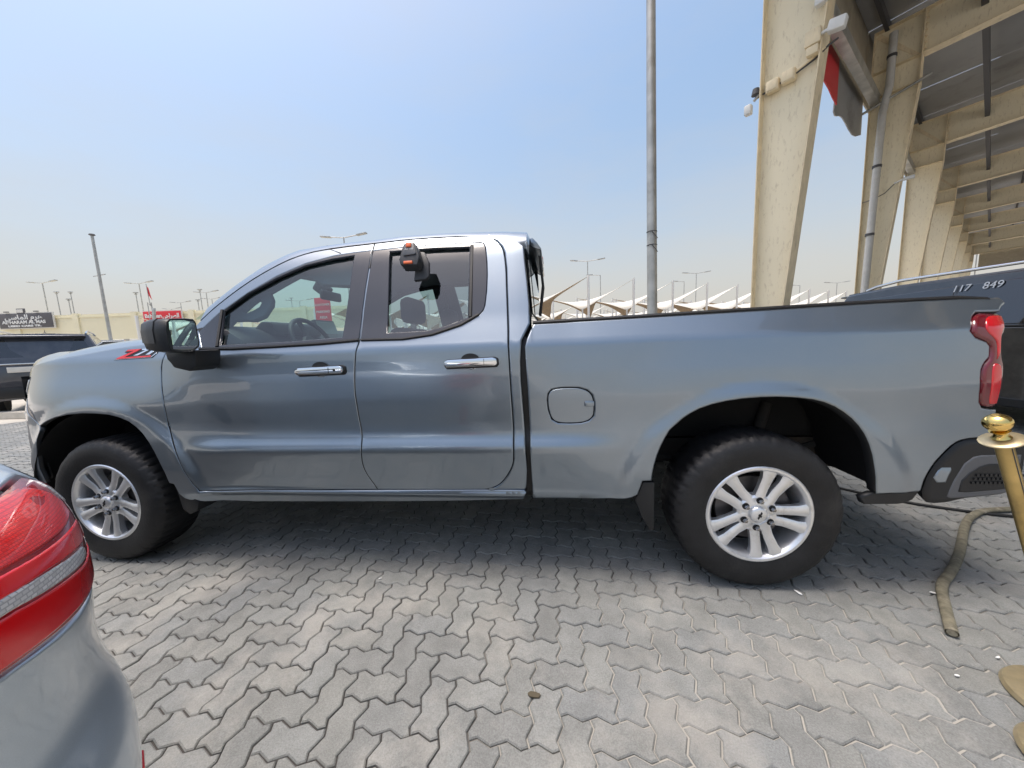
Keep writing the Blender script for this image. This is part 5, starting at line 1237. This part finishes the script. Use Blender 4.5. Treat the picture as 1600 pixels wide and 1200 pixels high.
# ------------------------------------------------------------------ other vehicles
def suv(name, label, cat, loc, rotz, L=4.9, W=1.95, Hh=1.80, mat='black_paint', rails=True, glass='priv', spare=False, rear_detail=False, group=None, simple=False):
    """nose towards -X in its own frame, origin on the ground at the middle"""
    e = empty(name, loc, label, cat, group, rotz=rotz)
    hw = W/2; k = Hh/1.8; x0, x1 = -L/2, L/2
    low = [(x0+.05,.38),(x0,.55),(x0+.02,.82),(x0+.15,1.02*k),(x0+1.25,1.13*k),(x1-.10,1.20*k),(x1-.02,1.0*k),(x1,.62),(x1-.08,.36)]
    top = [(x0+1.15,1.12*k),(x0+1.95,1.68*k),(x0+2.4,1.765*k),(x1-1.1,1.775*k),(x1-.34,1.735*k),(x1-.10,1.20*k)]
    def hwz(z): return hw-.04*abs(z-.8)-max(0,z-1.15*k)*.30
    def wrap(nm, prof, closed_bottom=False, parent=e, m=M[mat]):
        rows = []
        for x, z in prof:
            w = hwz(z)
            pl_ = 1-.10*min(1,max(0,(abs(x)-L/2+.35)/.35))
            rows.append([(x,-w*pl_,z-.03),(x,-w*pl_+.02,z),(x,-w*.5,z+.012),(x,0,z+.018),(x,w*.5,z+.012),(x,w*pl_-.02,z),(x,w*pl_,z-.03)])
        return loft(nm, rows, m, parent, 40)
    body = wrap('body', low)
    for s in (-1,1):
        def FSd(u, v): return (u*1.0, s*hwz(v)*(1-.10*min(1,max(0,(abs(u)-L/2+.35)/.35))), v)
        arches = []
        for wx in (x0+.92, x1-1.0): arches.append(wx)
        P = [(x0+.05,.38)]
        for wx in arches: P += [(wx+.42*cos(a), .36+.42*sin(a)) for a in [pi-pi*i/10 for i in range(11)] if .36+.42*sin(a) >= .36]
        P += [(x1-.08,.36),(x1,.62),(x1-.02,1.0*k),(x1-.10,1.18*k),(x0+1.25,1.11*k),(x0+.15,1.0*k),(x0+.02,.82),(x0,.55)]
        panel('body_side', P, FSd, M[mat], body, grid=.16, depth=.12, lip=.012, flip=(s>0))
        panel('sill_trim', [(x0+1.38,.30),(x1-1.46,.30),(x1-1.46,.40),(x0+1.38,.40)], FSd, M['black'], body, grid=.3, depth=.05, lip=.01, flip=(s>0), off=.01)
    cab = wrap('cabin', top)
    for s in (-1,1):
        def FSd(u, v): return (u, s*hwz(v), v)
        panel('cabin_side', [(x0+1.13,1.11*k),(x0+1.95,1.66*k),(x0+2.4,1.745*k),(x1-1.1,1.755*k),(x1-.34,1.715*k),(x1-.10,1.19*k)], FSd, M[mat], cab, grid=.3, depth=.08, lip=.02, flip=(s>0))
        xs = [x0+1.42, x0+2.38, x0+3.32, x1-.30]
        for a, b in zip(xs, xs[1:]):
            za = 1.17*k; q = [(a+.02,za),(b-.03,za)]
            tp = lambda x: min(1.66*k, 1.14*k+(x-(x0+1.15))*.70*k) if x < x0+1.95 else 1.655*k
            if b > x1-.5: q += [(b-.28,1.615*k),(a+.02,1.655*k)]
            else: q += [(b-.03,tp(b-.03)),(a+.02+.02,tp(a+.05))]
            if a < x0+1.5: q = [(a-.12,za),(b-.03,za),(b-.03,1.64*k),(x0+2.05,1.62*k)]
            panel('side_window', q, FSd, M[glass], cab, grid=.3, depth=.01, lip=.008, flip=(s>0), off=.006)
        if rails:
            y = s*(hwz(1.75*k)-.06)
            tube('roof_rail', [(x0+1.95,y,1.70*k),(x0+2.2,y,1.80*k),(x0+2.6,y,1.835*k),(x1-1.1,y,1.84*k),(x1-.75,y,1.80*k),(x1-.6,y,1.76*k)], .022, M['chrome'], cab, 8)
    # rear glass, lamps, plate, wheels
    w1, w2 = hwz(1.25*k)*.88, hwz(1.62*k)*.82
    rg = mesh('rear_window', [(x1-.112,-w1,1.24*k),(x1-.112,w1,1.24*k),(x1-.285,w2,1.62*k),(x1-.285,-w2,1.62*k)], [(0,1,2,3)], M[glass], cab)
    bm = bmesh.new(); add_prism(bm, [(x1-.44,1.72*k),(x1-.16,1.715*k),(x1-.14,1.69*k),(x1-.34,1.66*k)], 'Y', -w2*1.08, w2*1.08, .008); bmobj('roof_spoiler', bm, M[mat], cab, 40)
    for s in (-1,1):
        box('rear_lamp', (x1-.06,s*hw*.80,1.0*k), (.10,.26,.16), M['dkred'], body, bevel=.02)
        box('front_lamp', (x0+.10,s*hw*.72,.86*k), (.16,.36,.14), M['lens'], body, bevel=.03)
        for wx in (x0+.92, x1-1.0):
            w = empty('wheel', (wx, s*(hw-.02), .36), parent=e); 
            if s > 0: w.rotation_euler = (0,0,pi)
            lathe('tyre', [(.22,.0),(.30,-.01),(.345,.01),(.36,.05),(.36,.18),(.345,.22),(.22,.22)], M['rubber'], w, 28, 'Y')
            bm = bmesh.new(); add_lathe(bm, [(.0001,.03),(.20,.05),(.215,.01),(.23,.005),(.23,.12)], 28, 'Y')
            for q in range(5):
                a = 2*pi*q/5; add_box(bm, (.11*cos(a),.018,.11*sin(a)), (.20,.03,.05), Matrix.Rotation(-a,3,'Y') if False else Matrix.Rotation(-a,3,'Y'))
            bmobj('rim', bm, M['alloy'], w, 40)
    box('rear_bumper', (x1-.01,0,.55), (.10,W*.88,.26), M['black'], body, bevel=.04)
    if rear_detail:
        g = box('plate_garnish', (x1+.004,0,.98*k), (.03,1.05,.13), M['offwhite'], body, bevel=.01)
        box('number_plate', (x1+.024,.06,.98*k), (.01,.46,.12), M['plate'], g)
        box('tailgate_chrome', (x1+.0,0,1.10*k), (.03,1.25,.035), M['chrome'], body, bevel=.008)
        lathe('aerial', [(.0001,.10),(.008,.02),(.03,0)], M['black'], cab, 10, 'Z', c=(x1-1.0,0,1.80*k))
    if spare:
        sp_ = lathe('spare_wheel', [(.0001,.20),(.30,.20),(.36,.16),(.37,.05),(.36,.0),(.26,-.02),(.22,.03),(.0001,.03)], M['black'], body, 28, 'X'); sp_.scale = (-1,1,1); sp_.location = (x1+.20,0,1.0*k)
        lathe('spare_ring', [(.31,.225),(.335,.235),(.35,.225)], M['chrome'], sp_, 28, 'X')
    return e, cab
bk, bkcab = suv('black_suv', 'black seven-seat sport utility vehicle behind the tailgate with chalked window numbers', 'SUV', (9.0,3.0,0), radians(97), L=5.2, W=2.02, Hh=1.93)
wz = 1.40
for s_, dx in (('117',.23),('849',-.07)):
    text_mesh('chalk_number', s_, .125, M['chalk'], bkcab, Matrix.Translation((.44+dx,.842,1.735))@Matrix.Rotation(pi,4,'Z')@Matrix.Rotation(radians(71),4,'X'), .0012)
lv, _ = suv('dark_suv', 'dark blue sport utility vehicle seen from behind at the left edge', 'SUV', (-11.7,6.9,0), radians(-37), L=5.1, W=2.03, Hh=2.0, mat='dark_paint', rear_detail=True)
jv, _ = suv('grey_off_roader', 'grey off-roader with a spare wheel on its back door', 'SUV', (-14.2,9.6,0), radians(-40), L=4.4, W=1.85, Hh=1.95, mat='grey_paint', spare=True, rails=False)
for i, (x,y,r,m_,lab,hh) in enumerate(((7.1,17.6,.5,'white_paint','white estate car with a black roof rack seen over the truck bed',1.9),(4.7,15.6,.3,'white_paint','white car roof showing just behind the cab of the truck',1.82),(10.2,18.5,.6,'dark_paint','dark car roof just left of the tall bare pole',1.80),(15.4,12.9,.9,'white_paint','white car between the first canopy column and the black vehicle',1.85))):
    v, c = suv('parked_car', lab, 'car', (x,y,0), r, mat=m_, Hh=hh)
    if i == 0:
        bm = bmesh.new(); add_box(bm, (.3,0,2.02), (1.1,1.0,.10), None, .03)
        for s in (-.4,0,.4): add_box(bm, (.3+s,0,1.95), (.04,1.2,.04))
        bmobj('roof_rack', bm, M['black'], c)
# ------------------------------------------------------------------ tensile parking shades
mast_me = {}
def tent(p, q, r, s, label, grp, name='shade_sail'):
    "p,r high corners (p at the mast), q,s low corners; saddle-shaped cloth with scalloped edges"
    P_, Q_, R_, S_ = map(Vector, (p,q,r,s)); e = empty(name, (P_.x,P_.y,0), label, 'shade sail', grp); O = Vector((P_.x,P_.y,0))
    N = 8; rows = []
    for i in range(N+1):
        row = []
        for j in range(N+1):
            u, v = i/N, j/N
            pt = P_*(1-u)*(1-v)+Q_*u*(1-v)+R_*u*v+S_*(1-u)*v
            c = (P_+Q_+R_+S_)/4
            cu = 4*u*(1-u)*(abs(v-.5)*2)**1.5; cv = 4*v*(1-v)*(abs(u-.5)*2)**1.5
            pt = pt+(c-pt)*min(.85, .05*cu*(1-v)+.30*cu*v+.50*cv*(1-u)+.25*cv*u)
            row.append(tuple(pt-O))
        rows.append(row)
    V = [p_ for rw in rows for p_ in rw]; F_ = [(i*(N+1)+j,(i+1)*(N+1)+j,(i+1)*(N+1)+j+1,i*(N+1)+j+1) for i in range(N) for j in range(N)]
    cl = mesh('canvas', V, F_, [M['canvas_shaded'], M['canvas']], e, True)
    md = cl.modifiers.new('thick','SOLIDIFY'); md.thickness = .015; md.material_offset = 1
    for c_, h in ((P_,.075),(R_,.075),(Q_,.05),(S_,.05)):
        tube('mast', [(c_.x-O.x,c_.y-O.y,0),(c_.x-O.x,c_.y-O.y,c_.z+.08)], h, M['mast'], e, 8)
    return e
SHADES = {-1:'pale canvas parking shade hidden mostly behind the cab', 0:'pale canvas parking shade on the first tall mast right of the cab', 1:'pale canvas parking shade on the mast just left of the bare pole', 2:'pale canvas parking shade on the mast just right of the bare pole', 3:'pale canvas parking shade on the second mast right of the bare pole', 4:'pale canvas parking shade on the mast just left of the first canopy column'}
A0 = Vector((4.999,20.173,0)); st = Vector((3.12,2.06,0)); pr = Vector((-.55,.835,0))
for rrow in range(4):
    for n in range(-1 if rrow == 0 else -3, 10 if rrow == 0 else 9):
        b0 = A0+st*n+pr*(rrow*9.5)
        hp = 5.0
        p_ = b0+Vector((0,0,hp)); q_ = b0-st*1.0+pr*0.6+Vector((0,0,3.05)); r_ = b0-st*1.05+pr*5.8+Vector((0,0,4.5)); s_ = b0+pr*4.6+st*.05+Vector((0,0,2.9))
        tent(p_, q_, r_, s_, SHADES.get(n, 'pale canvas parking shade in the front row beyond the canopy columns') if rrow == 0 else 'beige canvas parking shade in the rows farther back', 'front row of parking shades' if rrow == 0 else 'farther rows of parking shades')
for n in range(4):
    b0 = Vector((-20.5+5.0*n,15.5+.6*n,0))
    tent(b0+Vector((0,0,3.5)), b0+Vector((2.6,.3,2.5)), b0+Vector((2.4,4.2,3.3)), b0+Vector((-.2,4,2.3)), 'low tan parking shade in front of the cream wall on the left', 'low shades by the cream wall')
# ------------------------------------------------------------------ lamp posts
def lamp_post(name, x, y, h, kind, label, grp, th=0.0, r=.07):
    e = empty(name, (x,y,0), label, 'lamp post', grp, rotz=th)
    bm = bmesh.new(); add_tube(bm, [(0,0,0),(0,0,h)], [r,r*.6], 8); bmobj('shaft', bm, M['galv'], e, 50)
    if kind == 'T':
        tube('arm', [(-1.1,0,h+.10),(0,0,h-.02),(1.1,0,h+.10)], .035, M['galv'], e, 6)
        for s in (-1,1): box('lamp_head', (s*1.35,0,h+.13), (.75,.26,.10), M['galv'], e, bevel=.03, rot=Matrix.Rotation(-s*.12,3,'Y'))
    elif kind == 'L':
        tube('arm', [(0,0,h-.02),(-.9,0,h+.08)], .035, M['galv'], e, 6); box('lamp_head', (-1.2,0,h+.10), (.75,.26,.10), M['galv'], e, bevel=.03)
    elif kind == 'C':
        box('lamp_head', (0,0,h+.05), (.42,.3,.12), M['galv'], e, bevel=.04); box('lamp_head', (0,0,h-.12), (.2,.2,.1), M['galv'], e, bevel=.03)
    return e
for (x,y,h,k,lab,g,th) in LAMPS: lamp_post('lamp_post', x, y, h, k, lab, g, th)
# ------------------------------------------------------------------ left background: long cream building, shop signs, cabin, mast
cw = empty('showroom_building', (-36,24,0), 'long low cream showroom building along the left horizon', 'building')
def wallseg(a, b, h0, h1, name='wall', mat='cream', d=.3):
    a = Vector((a[0]+36,a[1]-24,0)); b = Vector((b[0]+36,b[1]-24,0)); t = (b-a).normalized(); n_ = Vector((-t.y,t.x,0))*d
    V = [a,b,b+n_,a+n_]; V = [(p.x,p.y,h0) for p in V]+[(p.x,p.y,h1) for p in V]
    return mesh(name, V, [(0,1,5,4),(1,2,6,5),(2,3,7,6),(3,0,4,7),(4,5,6,7)], M[mat], cw)
wa, wb = Vector((-62.0,19.3,0)), Vector((-14.5,27.8,0)); wt = (wb-wa).normalized(); wn_ = Vector((wt.y,-wt.x,0))
wallseg(wa, wb, 0, 5.05, d=8)
for k_ in range(10):
    a = wa+wt*(4.7*k_+1.2)+wn_*.12; wallseg(a, a+wt*.45, 0, 5.13, 'pilaster', d=.3)
wallseg(wa+wn_*.06, wb+wn_*.06, 4.78, 4.86, 'string_course', d=.1)
for k_ in range(22):
    a = wa+wt*(2.1*k_+1.9)+wn_*.02; wallseg(a, a+wt*1.35, .1, 2.4, 'shop_window', 'priv', d=.1)
def signboard(name, c, w, h, mat, label, lines, posts=False):
    ang = math.atan2(wt.y, wt.x)
    e = empty(name, c, label, 'sign', rotz=ang)
    box('board', (0,0,0), (w,.12,h), M[mat], e, bevel=.02)
    box('frame', (0,.04,0), (w+.16,.10,h+.14), M['offwhite'], e)
    for s, sz, x, z, sq in lines: text_mesh('lettering', s, sz, M['white'], e, Matrix.Translation((x,-.075,z))@Matrix.Rotation(pi/2,4,'X'), .01, .012, sq)
    return e
def onwall(px_t, z): p = wa+wt*px_t+wn_*.25; return (p.x,p.y,z)
# arabic in presentation forms, already in visual order
AR1 = ''.join(chr(c) for c in reversed([0xFEEB,0xFEAE,0xFEE1,0x20,0xFE8D,0xFEDF,0xFEE4,0xFE8E,0xFEB3,0xFEF2]))
AR2 = ''.join(chr(c) for c in reversed([0xFE8D,0xFEDF,0xFEBC,0xFEAE,0xFE8D,0xFEA3,0xFEF2]))
s1 = signboard('shop_sign', onwall(SIGN1[0],4.66), 4.15, 1.20, 'dksign', 'dark shop sign lettered AL HARAM AL MAS on the cream building', [(AR1,.52,-.1,.27,2.9),('AL HARAM AL MAS',.36,-.12,-.13,3.4),('USED CARS TR.',.20,-.1,-.44,2.6)])
crest = box('sign_crest', (-.30,.02,.80), (.62,.10,.42), M['dksign'], s1, bevel=.02); box('crest_panel', (-.30,-.05,.80), (.46,.05,.28), M['offwhite'], s1)
for x_ in (-1.3,1.0): box('sign_lamp', (x_,-.1,.74), (.30,.16,.08), M['dksign'], s1, bevel=.02)
s2_ = signboard('shop_sign', onwall(SIGN2[0],4.55), 3.05, 1.02, 'redsign', 'red shop sign with white lettering above the door mirror', [('Bahman',.44,-.70,.12,1.35),(AR2,.50,.72,.10,1.35),('USED CARS TRADING',.20,-.2,-.28,2.2)])
cb = empty('site_cabin', CABIN, 'small off-white cabin in front of the cream building', 'cabin', rotz=.25)
box('shell', (0,0,1.15), (1.75,1.2,2.3), M['offwhite'], cb, bevel=.03)
for z in (.35,1.0,1.95): box('rail', (0,-.62,z), (1.6,.03,.05), M['galv'], cb)
box('post', (-.1,-.63,1.15), (.22,.05,2.3), M['galv'], cb)
mt = empty('flag_mast', (CABIN[0]-.1,CABIN[1]+1.0,0), 'slim lattice mast with a drooping flag behind the cabin', 'mast')
bm = bmesh.new()
for a in range(3): add_tube(bm, [(.16*cos(a*2.1),.16*sin(a*2.1),0),(.10*cos(a*2.1)-.06,.10*sin(a*2.1),4.5)], .022, 5)
for k_ in range(9):
    z = .5*k_; add_tube(bm, [(.16,0,z),(-.10,.13,z+.25),(-.10,-.13,z+.5)], .012, 4)
add_tube(bm, [(-.06,0,4.3),(-.12,0,5.6)], .02, 6); bmobj('lattice', bm, M['galv'], mt)
mesh('flag', [(-.12,0,5.5),(-.07,.02,4.9),(.08,.05,4.7),(.12,.0,4.65),(.02,-.03,5.1),(-.02,.02,5.35)], [(0,1,2,3,4,5)], M['redsign'], mt)
box('antenna_panel', (.20,-.1,3.6), (.16,.12,1.1), M['galv'], mt, bevel=.02, rot=Matrix.Rotation(.12,3,'Y'))
lp = empty('flag_pole', POLE, 'thick cream pole with a short crossbar at the far left', 'pole')
bm = bmesh.new(); add_tube(bm, [(0,0,0),(0,0,POLEH)], [.062,.045], 12); bmobj('shaft', bm, M['galv'], lp, 50)
tube('crossbar', [(-.28,0,POLEH-1.55),(.30,0,POLEH-1.50)], .018, M['galv'], lp, 6)
lathe('cap', [(.05,POLEH),(.10,POLEH+.03),(.08,POLEH+.07),(.0001,POLEH+.09)], M['purlin'], lp, 12)
rs_ = empty('parking_sign', PSIGN, 'red parking area sign on a thin post seen through the front window', 'sign')
tube('post', [(0,.03,0),(0,.03,3.7)], .03, M['galv'], rs_, 8)
box('board', (0,0,2.95), (.74,.03,1.12), M['redsign'], rs_, bevel=.01)
for s, z, sz in (('CUSTOMER',3.20,.13),('PARKING',2.90,.15),('AREA',2.66,.15)): text_mesh('lettering', s, sz, M['white'], rs_, Matrix.Translation((0,-.02,z))@Matrix.Rotation(pi/2,4,'X'), .004)
# low row of far buildings closing the horizon
rg2 = random.Random(5)
for i in range(16):
    x = -75+i*13+rg2.uniform(-3,3); y = 92+rg2.uniform(-8,10); w_ = rg2.uniform(8,13); h_ = rg2.uniform(3.0,5.2)
    e = empty('far_building', (x,y,0), 'low pale building on the far horizon', 'building', 'low buildings along the horizon')
    box('wall', (0,0,h_/2), (w_,8,h_), M['cream'], e); box('parapet', (0,0,h_+.15), (w_+.3,8.3,.3), M['offwhite'], e)
    for q in range(4): box('window', (-w_*.36+w_*.24*q,-4.02,h_*.5), (1.4,.08,1.3), M['priv'], e)
